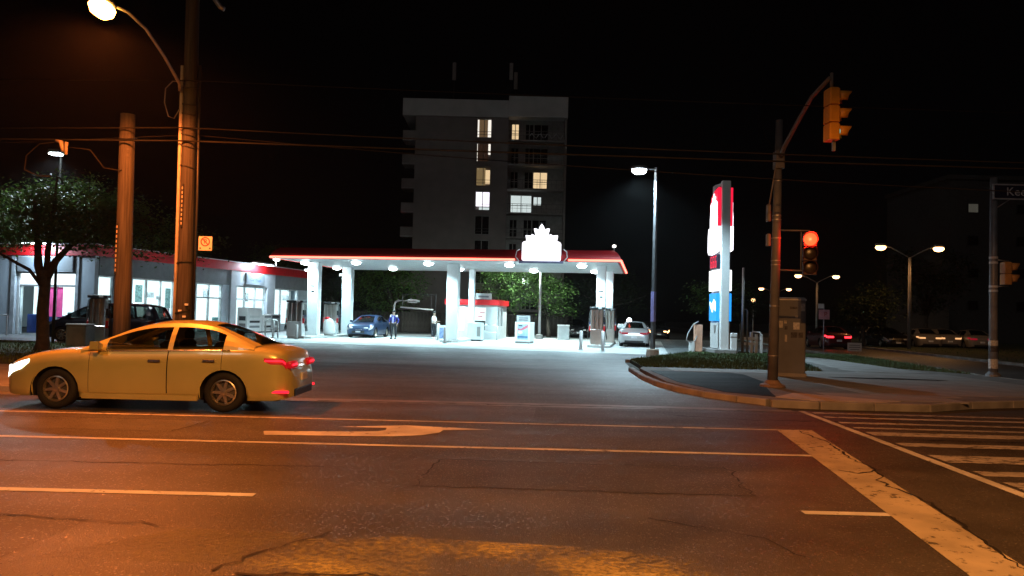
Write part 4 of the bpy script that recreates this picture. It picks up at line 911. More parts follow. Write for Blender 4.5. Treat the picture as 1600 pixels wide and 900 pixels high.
MB().prism([(.14*math.cos(q)-.12, .09*math.sin(q)+.66) for q in np.linspace(0, 6.28, 15)[:-1]], -.016, -.013, 'xz').build("print_spot", WHITEP, p)
MB().box(-.3, .34, -.016, -.013, .34, .44).build("print_band", mat("poster_deep", (.05, .14, .26), .5), p)
MB().box(-.24, .0, -.016, -.013, 1.02, 1.09).build("print_line", DARK, p)
MB().rbox(-.38, .44, .1, .14, 1.27, 1.66, .01).build("sign_board", mat("board_grey", (.35, .36, .38), .5), t)
MB().box(-.25, .3, .094, .099, 1.5, 1.54).box(-.25, .3, .094, .099, 1.38, 1.42).build("print_line", DARK, t)
t = thing("light_pole", "white lamp post rising behind the canopy beside the propane cabinet, its lamp head assumed", "lamp post", (2.05, 55.5, 0))
MB().tube([(0, 0, .3), (0, 0, 7.2)], [.1, .07], 10).build("mast", WHITEP, t, True); MB().lathe([(.28, 0), (.25, .32), (.12, .36)], 10).build("base", CONC, t)
MB().tube([(0, 0, 7.15), (-.4, .0, 7.25)], .04, 6).build("arm", GREYP, t)
hd = MB().rbox(-.95, -.35, -.2, .2, 7.18, 7.32, .04).build("lamp_head", GREYP, t); MB().rbox(-.92, -.4, -.18, .18, 7.1, 7.175, .03).build("lens", E_COOL, t)  # lamp head assumed, hidden by the canopy, put in to light the trees
lamp("bulb", 'SPOT', (-.65, .0, 7.05), 7000, (.8, 1., .95), t, .2, (0, .5, -1), 165)
t = thing("service_box", "grey utility box standing right of the lamp post behind the canopy", "cabinet", (3.75, 55, 0)); MB().rbox(-.4, .4, -.3, .3, 0, 1.0, .03).build("case", OFFW, t); MB().rbox(-.43, .43, -.33, .33, 1.0, 1.08, .03).build("lid", WHITEP, t)
# clearance bars of the car wash lane
t = thing("clearance_bar", "white bent-pipe clearance bar with a hanging sign near the car wash lane", "clearance bar", (-8.85, 58, 0))
MB().tube([(0, 0, 0), (0, 0, 2.2), (.08, 0, 2.45), (.3, 0, 2.58), (1.1, 0, 2.58), (1.9, 0, 2.56)], .075, 8).build("pipe", OFFW, t, True)
MB().rbox(1.0, 1.72, -.06, .06, 2.42, 2.68, .03).build("sign", WHITEP, t); MB().box(1.1, 1.6, -.066, -.062, 2.52, 2.58).build("print_line", DARK, t)
t = thing("clearance_bar", "long thin clearance bar hanging level over the lane behind the people", "clearance bar", (-8.3, 57.4, 0))
MB().tube([(0, 0, 2.08), (2.45, 0, 1.92)], .06, 8).build("pipe", OFFW, t, True)
for x in (.15, 2.3): MB().tube([(x, 0, 2.05), (x, 0, 3.0)], .012, 5).build("chain", GALV, t)
MB().tube([(-.0, .25, 3.05), (2.45, .25, 3.05)], .03, 6).tube([(2.6, .25, 0), (2.6, .25, 3.1)], .05, 8).tube([(2.4, .2, 3.03), (2.6, .25, 3.03)], .03, 6).build("gantry", DARK, t)
fn = thing("board_fence", "dark timber fence along the back of the station lot", "fence", (-14, 66, 0), rad(-7))
bp_ = None
for i in range(60):
    if bp_ is None: bp_ = MB().box(0, .3, -.02, .02, .05, 1.75).build("board", mat("fence_wood", (.09, .08, .07), .9, var=.3), fn); o = bp_
    else: o = bp_.copy(); COL.objects.link(o)
    o.location = (i*.315, random.uniform(-.008, .008), random.uniform(-.02, .02))
for i in range(9): MB().box(i*2.4-.06, i*2.4+.06, -.16, -.03, 0, 1.9).build("post", MATS["fence_wood"], fn)

# ------------------------------------------------------------------ store
SR = rad(13)
t = thing("store", "low grey convenience store with a red roof band and bright windows", "building", (-22.2, 40.8, 0), -SR)
# local x to the right along the front (wing lies at x<0), local y back along the side front
FL = .12
w = MB()
# wing front (y=0): opening x -5.0..-1.14
w.box(-16, -5.0, 0, .25, 0, 4.3).box(-1.14, 0, 0, .25, 0, 4.3).box(-5.0, -1.14, .0, .25, 3.32, 4.3)
# side front (x=0 plane)
side = [(.25, 3.0)]
segs = [(0.25, .3), (1.45, 2.9), (6.6, 8.75), (11.5, 13.0), (17.0, 18.0), (21.8, 23.6)]
for a, b in segs: w.box(-.25, 0, a, b, 0, 3.3)
w.box(-.25, -.02, .25, 12.3, 3.3, 4.3).box(-.25, -.02, 18.05, 23.6, 3.3, 4.3)
w.box(-16, -.25, 23.4, 23.6, 0, 4.3).box(-16, -15.8, .25, 23.4, 0, 4.3)
w.build("wall", STORE, t)
MB().box(-.02, .03, .3, 12.3, 3.28, 4.3).box(-.02, .03, 18.05, 23.6, 3.28, 4.3).build("fascia_panel", STORED, t)
MB().box(-.25, .14, 12.3, 18.05, 3.28, 4.3).box(0.002, .14, 12.3, 13.0, 0, 3.28).box(.002, .14, 17.0, 18.05, 0, 3.28).build("sign_bay", mat("bay_cladding", (.5, .53, .55), .6, var=.06), t)
MB().box(-5.25, -5.0, -.1, -.002, 0, 4.3).box(-1.14, -.95, -.06, -.002, 0, 4.3).build("bay_trim", mat("bay_trim", (.45, .49, .52), .6), t)
MB().box(-16.2, .2, -.18, .0, 4.3, 4.88).build("roof_band", REDP, t); MB().box(.03, .2, .0, 23.75, 4.3, 4.88).build("roof_band", REDP, t)
MB().box(-16.2, .22, -.2, .02, 4.88, 4.94).box(.02, .22, .02, 23.75, 4.88, 4.94).build("coping", WHITEP, t)
MB().box(-16, .02, .02, 23.6, 4.3, 4.6).build("roof", mat("roof_felt", (.06, .06, .06), .9), t)
MB().box(-15.8, -1.3, 23.0, 23.05, .05, 4.2).build("interior_wall", OFFW, t)
# back wall panels inside the glass made to glow as the lit room, shelves before them
MB().box(-5.4, -.9, 1.6, 1.65, .1, 3.3).build("interior_wall", E_SHOP, t)
MB().box(-1.65, -1.6, 1.7, 23.0, .1, 3.3).build("interior_wall", E_SHOP, t)
rnd = random.Random(11)
shelf_m = [mat("goods_pale", (.55, .6, .6), .6, var=.4, scale=9), mat("goods_teal", (.25, .42, .42), .6, var=.5, scale=9), mat("goods_mix", (.5, .4, .36), .6, var=.6, scale=7), mat("goods_grey", (.36, .42, .45), .6, var=.4, scale=8)]
for pm_ in shelf_m:                             # goods and posters against the light let some of it through
    nt = pm_.node_tree; b_ = nt.nodes["Principled BSDF"]; tr_ = nt.nodes.new("ShaderNodeBsdfTranslucent"); mx_ = nt.nodes.new("ShaderNodeMixShader"); mx_.inputs[0].default_value = .6
    nt.links.new(b_.inputs["Base Color"].links[0].from_socket, tr_.inputs[0]); nt.links.new(b_.outputs[0], mx_.inputs[1]); nt.links.new(tr_.outputs[0], mx_.inputs[2]); nt.links.new(mx_.outputs[0], nt.nodes["Material Output"].inputs[0])
y = 2.9
while y < 21.5:
    h = rnd.uniform(.7, 1.7); d_ = rnd.uniform(.25, .6)
    sh_ = MB().rbox(-1.58, -1.3+rnd.uniform(0, .25), y, y+d_, .1, h, .02).build("shelf", shelf_m[rnd.randrange(4)], t)
    y += d_+rnd.uniform(.5, 1.6)
for y in (4.6, 10.0, 15.0, 20.0):
    MB().rbox(-1.5, -.4, y-1.2, y+1.2, 3.32, 3.38, .01).build("added_ceiling_light", E_SHOP, t)  # ceiling lights assumed, added to brighten the goods inside
    lamp("added_ceiling_bulb", 'AREA', (-.8, y, 3.25), 60, (.85, .97, 1), t, .8, (0, 0, -1))
lamp("added_ceiling_bulb", 'AREA', (-3.0, .8, 3.2), 50, (.85, .97, 1), t, .8, (0, 0, -1))
wins = [(.3, 1.45, 1.0), (2.9, 6.6, 1.0), (8.75, 11.5, .08), (13.0, 17.0, .08), (18.0, 21.8, .5)]
for (a, b, z0) in wins:
    if z0 > .2: MB().box(-.22, -.01, a, b, 0, z0).build("apron_panel", STORE, t)
    n = max(1, round((b-a)/1.25))
    for k in range(n):
        ya, yb = a+(b-a)*k/n, a+(b-a)*(k+1)/n
        wd = MB().box(-.14, -.13, ya+.03, yb-.03, z0, 3.28).build("window", SGLASS, t)
        MB().box(-.18, -.06, ya, ya+.04, z0, 3.28).box(-.18, -.06, yb-.04, yb, z0, 3.28).box(-.18, -.06, ya+.04, yb-.04, 3.2, 3.28).box(-.18, -.06, ya+.04, yb-.04, z0, z0+.08).build("frame", mat("window_alu", (.6, .66, .68), .4, .3), wd)
    if z0 < .2: MB().box(-.17, -.07, a, b, 2.3, 2.38).build("transom_bar", MATS["window_alu"], t)
# posters in the big window and the wing
for (ya, yb, za, zb_, m_) in [(3.3, 3.9, 1.9, 2.9, 1), (4.2, 4.9, 2.2, 2.5, 3), (5.1, 5.5, 2.1, 2.3, 3), (5.9, 6.4, 1.6, 2.8, 1), (9.6, 10.2, 2.3, 2.9, 3), (14.4, 14.9, 2.2, 2.8, 3), (19.6, 20.6, 2.4, 2.8, 3)]:
    MB().add([(-.15, ya, za), (-.15, yb, za), (-.15, yb, zb_), (-.15, ya, zb_)], [(0, 1, 2, 3)]).build("poster", shelf_m[m_], t)
# wing entrance
wd = MB().box(-4.75, -1.2, .14, .15, .08, 2.62).build("window", SGLASS, t)
for x in (-4.78, -3.6, -2.45, -1.2): MB().box(x-.03, x+.03, .08, .2, .05, 2.62).build("mullion", MATS["window_alu"], t)
MB().box(-4.8, -1.17, .06, .2, 2.62, 2.72).build("transom_bar", STORED, t)
MB().box(-4.78, -1.2, .1, .16, 2.72, 3.32).build("transom_light", E_SHOP, t)
MB().box(-4.95, -4.8, .02, .3, 0, 3.32).build("jamb", OFFW, t)
MB().box(-2.95, -2.05, .115, .13, 1.0, 2.6).build("poster", mat("poster_magenta", (.75, .1, .32), .6, emit=(.9, .12, .4), es=.25, var=.3), t)  # poster given its own glow for the shop light behind it
MB().box(-2.58, -2.42, .105, .112, .3, 2.3).build("poster_strip", mat("poster_strip", (.9, .7, .85), .6), t)
MB().rbox(-4.7, -3.7, .5, .9, .08, 1.1, .03).build("counter", BLUEP, t); MB().rbox(-3.4, -2.4, .5, .9, .08, 1.05, .03).build("counter", BLUEP, t)
MB().rbox(-2.0, -1.3, .4, .8, .08, 1.25, .03).build("shelf", shelf_m[1], t)
def store_sign(label, loc, rz, wd_, ht, wname):
    s = thing("shop_sign", label, "sign", loc, rz)
    MB().rbox(-wd_/2, wd_/2, -.12, 0, 0, ht, .02).build("frame", mat("sign_case", (.3, .33, .36), .5), s)
    MB().box(-wd_/2+.06, wd_/2-.06, -.128, -.121, .06, ht-.06).build("face", mat("sign_face", (.13, .16, .18), .5, emit=(.7, .85, .95), es=.12, var=.05), s)
    text("lettering", wname, ht*.42, mat("sign_ink_blue", (.01, .06, .32), .5), s, (0, -.13, ht*.42), depth=.003)
    return s
o1 = Vector((-22.2, 40.8, 0)); ex = Vector((math.cos(SR), -math.sin(SR), 0)); ey = Vector((math.sin(SR), math.cos(SR), 0))
store_sign("pale lit sign with blue lettering on the store wing behind the street tree", o1+ex*-3.05-ey*.02+Vector((0, 0, 3.42)), -SR, 3.6, .84, "Car Wash")
store_sign("small pale sign with blue lettering on the store's projecting bay", o1+ex*.15+ey*15.15+Vector((0, 0, 3.42)), rad(90)-SR, 2.4, .8, "Car Wash")
def sign_lamp(label, loc, rz, w_):
    s = thing("sign_lamp", label, "lamp", loc, rz)
    MB().tube([(0, 0, 0), (0, -.3, .16), (0, -.6, .1)], .03, 6).build("arm", WHITEP, s, True)
    MB().rbox(-w_, w_, -.75, -.45, .0, .14, .03).build("housing", WHITEP, s); MB().rbox(-w_+.03, w_-.03, -.72, -.48, -.04, -.002, .01).build("lens", E_COOL, s)
    lamp("bulb", 'AREA', (0, -.6, -.08), 260, (.6, .8, 1.), s, .5, (0, .45, -1))
sign_lamp("bright lamp bar over the store wing's sign", o1+ex*-3.05-ey*.2+Vector((0, 0, 4.9)), -SR, .8)
sign_lamp("bright lamp bar over the projecting bay's sign", o1+ex*.24+ey*15.1+Vector((0, 0, 4.9)), rad(90)-SR, 1.3)
t = thing("roof_floodlight", "white flood lamp on a short post at the store roof edge", "lamp", (*(o1+ex*-.3+ey*18.8).xy, 4.6))
MB().tube([(0, 0, 0), (0, 0, .95)], .06, 8).build("post", WHITEP, t); MB().rbox(-.22, .22, -.32, .1, .85, 1.02, .04).build("head", WHITEP, t); MB().lathe([(.01, -.12), (.2, -.06), (.22, .05), (.1, .14)], 12, c=(.12, -.2, .9)).build("lens", E_COOL, t, True)
lamp("bulb", 'SPOT', (.15, -.3, .75), 160, (.86, .95, 1), t, .12, (.3, -.5, -1), 150)
# freezers along the store front
for k, (b, lab, w_) in enumerate([(13.5, "white ice freezer with dark lettering outside the store bay", .9), (15.2, "white newspaper rack beside the ice freezer at the store bay", .6), (16.3, "grey shelf rack of goods outside the store bay", .7)]):
    p_ = o1+ex*.9+ey*b
    t = thing("ice_freezer" if k == 0 else "display_rack", lab, "freezer" if k == 0 else "rack", (p_.x, p_.y, .01), rad(90)-SR)
    MB().rbox(-w_, w_, -.4, .4, .08, 1.75 if k == 0 else 1.3, .03).build("case", WHITEP if k < 2 else STORED, t); MB().box(-w_+.05, w_-.05, -.36, .36, 0, .08).build("base", DARK, t)
    for j in range(3): MB().box(-w_*.7, w_*.7, -.412, -.402, .35+j*.35, .5+j*.35).build("panel_print", (STORED, DARK, OFFW)[j if k == 0 else (j+k) % 3], t)
    for j in range(2): MB().box(-w_-.012, -w_-.002, -.25, .25, .35+j*.5, .65+j*.5).build("panel_print", (GREYP, DARK)[j], t)
t = thing("utility_box", "squat grey utility box on the turf in front of the dark minivan", "cabinet", (-16.55, 29.6, HK-.02), rad(-5))
MB().rbox(-.4, .4, -.3, .3, 0, .78, .03).build("case", mat("utility_grey", (.2, .22, .22), .6, var=.15), t); MB().rbox(-.42, .42, -.32, .32, .78, .86, .03).build("lid", GREYP, t); MB().box(-.3, .3, -.306, -.301, .1, .7).build("door", GREYP, t)
t = thing("railing", "white tube railing by the store wing entrance", "railing", (-26.3, 39.5, .01), -SR); MB().tube([(-1.5, 0, .0), (-1.5, 0, 1.05), (.5, 0, 1.05), (.5, 0, 0)], .045, 8).build("hoop", WHITEP, t)

# ------------------------------------------------------------------ lamp post and price sign on the verge
t = thing("light_pole", "tall grey square lamp post with a single bright white head", "lamp post", (6.35, 34.4, 0))
MB().tube([(0, 0, .3), (.02, 0, 8.5)], [.115, .075], 4).build("mast", mat("mast_grey", (.16, .16, .17), .45, .4), t); MB().lathe([(.3, 0), (.28, .3), (.26, .33)], 12).build("base", mat("base_concrete_brown", (.36, .28, .22), .8), t)
MB().lathe([(.116, 1.55), (.122, 1.55), (.118, 2.9), (.112, 2.9)], 4).build("reflective_sleeve", mat("sleeve_violet", (.36, .33, .7), .35), t).rotation_euler = (0, 0, rad(0))
MB().tube([(.02, 0, 8.42), (-.3, 0, 8.42)], .04, 6).build("arm", GALV, t)
MB().loft([[(-.72+l*math.cos(a), .2*math.sin(a), z) for a in np.linspace(0, 6.28, 16, endpoint=False)] for l, z in ((.4, 8.4), (.42, 8.46), (.3, 8.55))], True).build("lamp_head", GALV, t, True)
MB().loft([[(-.75+l*math.cos(a), w_*math.sin(a), z) for a in np.linspace(0, 6.28, 16, endpoint=False)] for l, w_, z in ((.33, .19, 8.395), (.34, .24, 8.3), (.22, .16, 8.2), (.05, .04, 8.17))], True).build("lens", E_COOL, t, True)
lamp("bulb", 'SPOT', (-.75, 0, 8.1), 5600, (.6, .87, 1), t, .2, (0, 0, -1), 146, .5)
t = thing("price_sign", "tall pylon price sign with red, white and blue lit panels seen edge-on", "sign", (10.12, 36.4, HK-.02))
MB().rbox(-.55, .5, -.3, 2.1, 0, .22, .03).build("plinth", CONC, t)
for y0 in (0, 1.5): MB().rbox(-.2, .2, y0, y0+.3, .2, 8.25, .02).build("post", WHITEP, t)
MB().loft([[(-.2, 0, 8.05), (.2, 0, 8.05), (.2, 2.4, 8.05), (-.2, 2.4, 8.05)], [(-.14, .05, 8.15), (.14, .05, 8.15), (.14, 2.3, 8.3), (-.14, 2.3, 8.3)]], True).build("cap", OFFW, t)
MB().box(-.17, .17, .3, 2.1, .25, 8.05).build("core", GREYP, t)
SEGM = mat("sign_price_black", (.02, .015, .03), .4)
for sd in (-1, 1):
    x0, x1 = (-.36, -.172) if sd < 0 else (.172, .36)
    xo = x0 if sd < 0 else x1
    b = MB(); b.prism([(.28, 6.1), (2.2, 6.1), (2.2, 7.3), (1.9, 7.62), (1.2, 7.85), (.28, 7.95)], x0, x1, 'yz'); b.build("red_panel", E_SIGNR, t)
    lh = [(0, 1.5), (.2, 1.28), (.4, 1.32), (.36, .98), (.55, 1.1), (.82, 1.0), (.8, .6), (.92, .3)]
    lf = [(1.2+a, 6.25+z) for a, z in lh]+[(2.1, 6.09), (.3, 6.09)]+[(1.2-a, 6.25+z) for a, z in lh[:0:-1]]
    MB().prism(lf, xo-.03 if sd < 0 else xo+.002, xo-.002 if sd < 0 else xo+.03, 'yz').build("leaf_panel", E_SIGN, t)
    MB().prism([(.3, 4.95), (2.3, 4.8), (2.5, 4.95), (2.5, 5.7), (2.35, 6.09), (.3, 6.09)], x0-.05, x1+.05, 'yz').build("white_panel", E_SIGN, t)
    MB().rbox(x0, x1, .3, 2.2, 4.05, 4.75, .02).build("price_panel", SEGM, t)
    for q0 in (.45, 1.0, 1.55):
        d_ = MB()
        for (ya, yb, za, zb_) in ((.0, .34, .5, .56), (0, .34, .25, .31), (0, .34, 0, .06), (0, .07, .06, .25), (.27, .34, .31, .5), (.27, .34, .06, .25)): d_.box(xo-.012 if sd < 0 else xo, xo if sd < 0 else xo+.012, q0+ya, q0+yb, 4.12+za, 4.12+zb_)
        d_.build("price_digit", E_SIGNR, t)
    MB().rbox(x0, x1, .3, 2.3, 3.0, 4.0, .02).build("white_panel", em("sign_soft_white", (.9, .95, .95), 1.6), t)
    MB().rbox(x0, x1, .3, 2.15, 1.55, 2.88, .02).build("blue_panel", E_SIGNB, t)
    MB().prism([(.5, 2.0), (.9, 2.2), (1.3, 1.95), (1.9, 2.3), (1.95, 2.5), (1.4, 2.35), (.9, 2.6), (.5, 2.45)], xo-.012 if sd < 0 else xo+.002, xo-.002 if sd < 0 else xo+.012, 'yz').build("white_swoosh", em("sign_swoosh", (.9, .95, 1), 2.2), t)
    MB().rbox(x0+.06, x1-.06, .3, 2.1, .25, 1.5, .02).build("base_panel", OFFW, t)
    MB().prism([(.5, 1.35), (1.1, 1.35), (.9, .95)], xo+.03 if sd < 0 else xo-.05, xo+.05 if sd < 0 else xo-.03, 'yz').build("arrow_print", GREYP, t)
for ch in t.children:
    if ch.name.split('.')[0] not in ('post', 'plinth'): ch.scale = (1, .72, 1)
t = thing("air_pump", "orange-lit air pump with a curled grey hose beside the pylon sign", "air pump", (9.15, 37.6, HK-.02))
MB().rbox(-.18, .18, -.2, .2, 0, 1.35, .03).build("case", mat("air_orange_lit", (.55, .3, .2), .6), t); MB().rbox(-.4, -.2, -.25, .25, 0, .5, .03).build("pedestal", OFFW, t)  # orange light on the case is put into its colour
MB().tube([(-.05, -.22, 1.5), (-.3, -.24, 1.35), (-.55, -.24, .9), (-.62, -.24, .6), (-.45, -.24, .48), (-.2, -.22, .55), (-.1, -.2, .8)], .03, 8).build("hose", mat("hose_grey", (.3, .3, .3), .6), t, True)
t = thing("marker_post", "white square post on the turf beside the pylon sign", "post", (10.55, 36.5, HK-.02)); MB().rbox(-.16, .16, -.16, .16, 0, 1.0, .03).build("post", WHITEP, t); MB().box(-.165, .165, -.165, -.161, .78, .83).build("groove", GREYP, t)
t = thing("flag_pole", "thin grey pole with a lower bent vent pipe on the turf", "pole", (11.15, 37.0, HK-.02)); MB().tube([(0, 0, 0), (0, 0, 4.15)], .06, 8).build("shaft", GREYP, t, True); MB().tube([(.22, 0, 0), (.22, 0, 2.05), (.16, 0, 2.14), (.02, 0, 2.14)], .04, 8).build("vent_pipe", GREYP, t, True)
t = thing("newspaper_box", "white slatted box stand on the turf beside the thin pole", "stand", (11.75, 37.2, HK-.02))
for x in (-.12, .12, .36): MB().rbox(x-.06, x+.06, -.06, .06, 0, .95+.1*(x < 0), .01).build("leg", WHITEP, t)
for z in (.42, .68): MB().rbox(-.55, .1, -.12, -.07, z, z+.13, .01).build("slat", WHITEP, t)
MB().tube([(-.1, -.1, 1.08), (.25, -.1, 1.05), (.36, -.1, .9)], .03, 6).build("hoop", WHITEP, t)

# ------------------------------------------------------------------ people
SKIN = mat("skin", (.42, .27, .2), .6); HAIR = mat("hair_dark", (.015, .012, .01), .7)
def skinmesh(name, joints, edges, ma, parent, sub=2):
    """joints: name -> (x, y, z, r)"""
    ks = list(joints); me = bpy.data.meshes.new(name)
    me.from_pydata([joints[k][:3] for k in ks], [(ks.index(a), ks.index(b)) for a, b in edges], []); me.update()
    o = bpy.data.objects.new(name, me); COL.objects.link(o)
    o.modifiers.new("skin", 'SKIN'); o.modifiers["skin"].use_smooth_shade = True
    if not me.skin_vertices: me.attributes  # layer is made by the modifier
    lay = me.skin_vertices[0].data
    for i, k in enumerate(ks):
        r = joints[k][3]; lay[i].radius = (r, r) if not isinstance(r, tuple) else r
        lay[i].use_root = (i == 0)
    s_ = o.modifiers.new("sub", 'SUBSURF'); s_.levels = s_.render_levels = sub
    dg = bpy.context.evaluated_depsgraph_get(); m2 = bpy.data.meshes.new_from_object(o.evaluated_get(dg))
    bpy.data.objects.remove(o); m2.materials.clear(); m2.materials.append(ma); m2.polygons.foreach_set("use_smooth", [True]*len(m2.polygons))
    o = bpy.data.objects.new(name, m2); COL.objects.link(o); o.parent = parent; return o
def person(label, loc, rz, top, legs, shoe, armL, armR, sleeve_long=True, lean=0., chest=None):
    """arm: (elbow, wrist) in body axes; body looks along -y"""
    p = thing("person", label, "person", loc, rz)
    J = dict(pel=(0, 0, .95, .12), bel=(0, -lean*.3, 1.12, .115), che=(0, -lean*.7, 1.32, .13), nk=(0, -lean, 1.47, .055), hd0=(0, -lean-.01, 1.56, .065), hd1=(0, -lean-.02, 1.66, .085), hd2=(0, -lean-.01, 1.74, .05))
    Ed = [('pel', 'bel'), ('bel', 'che'), ('che', 'nk'), ('nk', 'hd0'), ('hd0', 'hd1'), ('hd1', 'hd2')]
    for sd, (el, wr) in ((1, armL), (-1, armR)):
        n_ = 'L' if sd > 0 else 'R'
        J['sh'+n_] = (.18*sd, -lean*.8, 1.42, .062); J['el'+n_] = (el[0]*sd, el[1], el[2], .045); J['wr'+n_] = (wr[0]*sd, wr[1], wr[2], .03)
        d = (Vector(J['wr'+n_][:3])-Vector(J['el'+n_][:3])).normalized(); pm = Vector(J['wr'+n_][:3])+d*.07; J['pm'+n_] = (*pm, .034)
        Ed += [('che', 'sh'+n_), ('sh'+n_, 'el'+n_), ('el'+n_, 'wr'+n_), ('wr'+n_, 'pm'+n_)]
        sidev = Vector((0, 1, 0)) if abs(d.y) < .8 else Vector((1, 0, 0)); bend = d.cross(sidev).normalized()
        J['hip'+n_] = (.1*sd, 0, .9, .095); J['kn'+n_] = (legs[sd][0]*sd, legs[sd][1], .5, .062); J['an'+n_] = (legs[sd][2]*sd, legs[sd][3], .09, .04); J['toe'+n_] = (legs[sd][2]*sd*1.1, legs[sd][3]-.16, .04, .035)
        Ed += [('pel', 'hip'+n_), ('hip'+n_, 'kn'+n_), ('kn'+n_, 'an'+n_), ('an'+n_, 'toe'+n_)]
    b = skinmesh("body", J, Ed, SKIN, p)
    for sd in (1, -1):
        n_ = 'L' if sd > 0 else 'R'; pm = Vector(J['pm'+n_][:3]); d = (pm-Vector(J['wr'+n_][:3])).normalized()
        sv = Vector((0, 1, 0)) if abs(d.y) < .8 else Vector((1, 0, 0)); bd = d.cross(sv).normalized(); mb = MB()
        for k, l in enumerate((.07, .08, .085, .075)):
            q = pm+sv*(-.03+.02*k)+d*.02; mb.tube([q, q+d*l*.5+bd*.01*sd, q+d*l*.85+bd*.035*sd], [.009, .009, .007], 6)
        q = pm-sv*.03-d*.03; mb.tube([q, q-sv*.035+d*.03, q-sv*.04+d*.06], [.011, .01, .008], 6)
        mb.build("fingers", SKIN, b, True)
    MB().lathe([(.001, -.02), (.015, 0), (.012, .03), (.001, .045)], 8, c=(0, -lean-.1, 1.62)).build("nose", SKIN, b, True)
    for sx in (-.035, .035): MB().lathe([(.001, -.008), (.011, 0), (.001, .008)], 8, c=(sx, -lean-.088, 1.665)).build("eye", DARK, b)
    MB().box(-.025, .025, -lean-.095, -lean-.08, 1.583, 1.592).build("mouth", mat("lips", (.3, .12, .1), .6), b)
    for sx in (-1, 1): MB().lathe([(.001, -.012), (.03, 0), (.001, .012)], 8, c=(sx*.086, -lean, 1.645), ax='x').build("ear", SKIN, b, True)
    # hair cap
    mb = MB(); mb.loft([[(.094*math.cos(a)*k, -lean+.012+.1*math.sin(a)*k, z) for a in np.linspace(0, 6.28, 16, endpoint=False)] for k, z in ((.98, 1.68), (1.02, 1.71), (.9, 1.765), (.55, 1.8), (.1, 1.81))], True).build("hair", HAIR, p, True)
    g_ = .016
    T = {k: (*J[k][:3], (J[k][3]+.022)) for k in ('pel', 'bel', 'che')}; T['nk'] = (*J['nk'][:2], 1.45, .07)
    TE = [('pel', 'bel'), ('bel', 'che'), ('che', 'nk')]
    for n_ in 'LR':
        T['sh'+n_] = (*J['sh'+n_][:3], .075); T['el'+n_] = (*J['el'+n_][:3], .058); TE += [('che', 'sh'+n_), ('sh'+n_, 'el'+n_)]
        if sleeve_long:
            wv = Vector(J['el'+n_][:3]).lerp(Vector(J['wr'+n_][:3]), .93); T['wr'+n_] = (*wv, .044); TE.append(('el'+n_, 'wr'+n_))
    jk = skinmesh("jacket" if chest else "shirt", T, TE, top, p)
    if chest:
        for sd in (1, -1):
            MB().loft([[(sd*.18+.082*math.cos(a)*k, -lean*.8+.085*math.sin(a)*k, z) for a in np.linspace(0, 6.28, 12, endpoint=False)] for k, z in ((1.0, 1.36), (1.05, 1.42), (.8, 1.5), (.2, 1.52))], True).build("shoulder_panel", chest, jk, True)
        MB().box(-.035, .035, -.17-lean, -.135-lean, 1.0, 1.4).build("front_panel", mat("jacket_lilac", (.4, .42, .7), .7), jk)
    LJ = {'pel': (*J['pel'][:3], .135)}; LE = []
    for n_ in 'LR':
        LJ['hip'+n_] = (*J['hip'+n_][:3], .108); LJ['kn'+n_] = (*J['kn'+n_][:3], .078); LJ['an'+n_] = (*J['an'+n_][:2], .12, .06); LE += [('pel', 'hip'+n_), ('hip'+n_, 'kn'+n_), ('kn'+n_, 'an'+n_)]
    skinmesh("trousers", LJ, LE, mat("trouser_black", (.012, .012, .016), .8), p)
    for sd in (1, -1):
        x, y_ = legs[sd][2]*sd, legs[sd][3]
        MB().loft([[(x+w_*math.cos(a), y_-.06+l*math.sin(a), z) for a in np.linspace(0, 6.28, 14, endpoint=False)] for w_, l, z in ((.052, .14, 0), (.055, .145, .03), (.048, .12, .075), (.04, .06, .11))], True).build("shoe", shoe, p, True)
    return p
person("person in a blue and white jacket and dark trousers beside the dark blue sedan", (-7.35, 48.2, .012), rad(-10), mat("jacket_blue", (.03, .03, .22), .7), {1: (.12, .02, .13, .04), -1: (.11, -.05, .12, -.02)}, DARK, ((.3, .02, 1.16), (.26, -.1, .95)), ((.3, .05, 1.16), (.24, -.14, 1.0)), True, .03, WHITEP)
person("person in a white shirt and black trousers standing by the kiosk", (-5.05, 50.2, .012), rad(70), mat("shirt_white", (.75, .75, .78), .7), {1: (.1, .0, .11, .02), -1: (.11, .03, .12, .03)}, WHITEP, ((.26, -.05, 1.16), (.2, -.26, 1.14)), ((.26, -.04, 1.16), (.2, -.25, 1.08)), False, .02)

# ------------------------------------------------------------------ apartment block and far building
t = thing("apartment_block", "dark multi-storey apartment block with a few lit windows behind the station", "building", (-3.0, 87, 0))
X0, X1, XM = -8.45, 8.85, 2.15          # brick wing, balcony wing
ZT, FLH = 24.2, 2.78
aw = MB()
SW = (-1.45, .25)                       # stair window strip
aw.box(X0, SW[0], 0, 14, 0, ZT).box(SW[1], XM, 0, 14, 0, ZT)
for k in range(9):
    zt_ = ZT-.15-k*FLH
    aw.box(SW[0], SW[1], .02, .4, max(0, zt_-FLH), zt_-2.2)
aw.box(SW[0], SW[1], .02, .4, ZT-.15, ZT).box(SW[0], SW[1], .9, 14, 0, ZT)
aw.build("wall", BRICK, t)
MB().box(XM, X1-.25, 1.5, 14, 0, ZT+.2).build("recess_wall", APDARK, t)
MB().box(X1-.25, X1, 0, 14, 0, ZT+.2).build("end_wall", BRICK, t)
MB().box(X0-1.5, XM-.02, -.12, 14.1, ZT, ZT+1.95).build("parapet", APCON, t); MB().box(XM+.0, X1+.05, -.25, 14.2, ZT+.1, ZT+2.45).build("parapet", APCON, t)
lit_stair = [E_W5, E_W4, E_W1, E_W3]
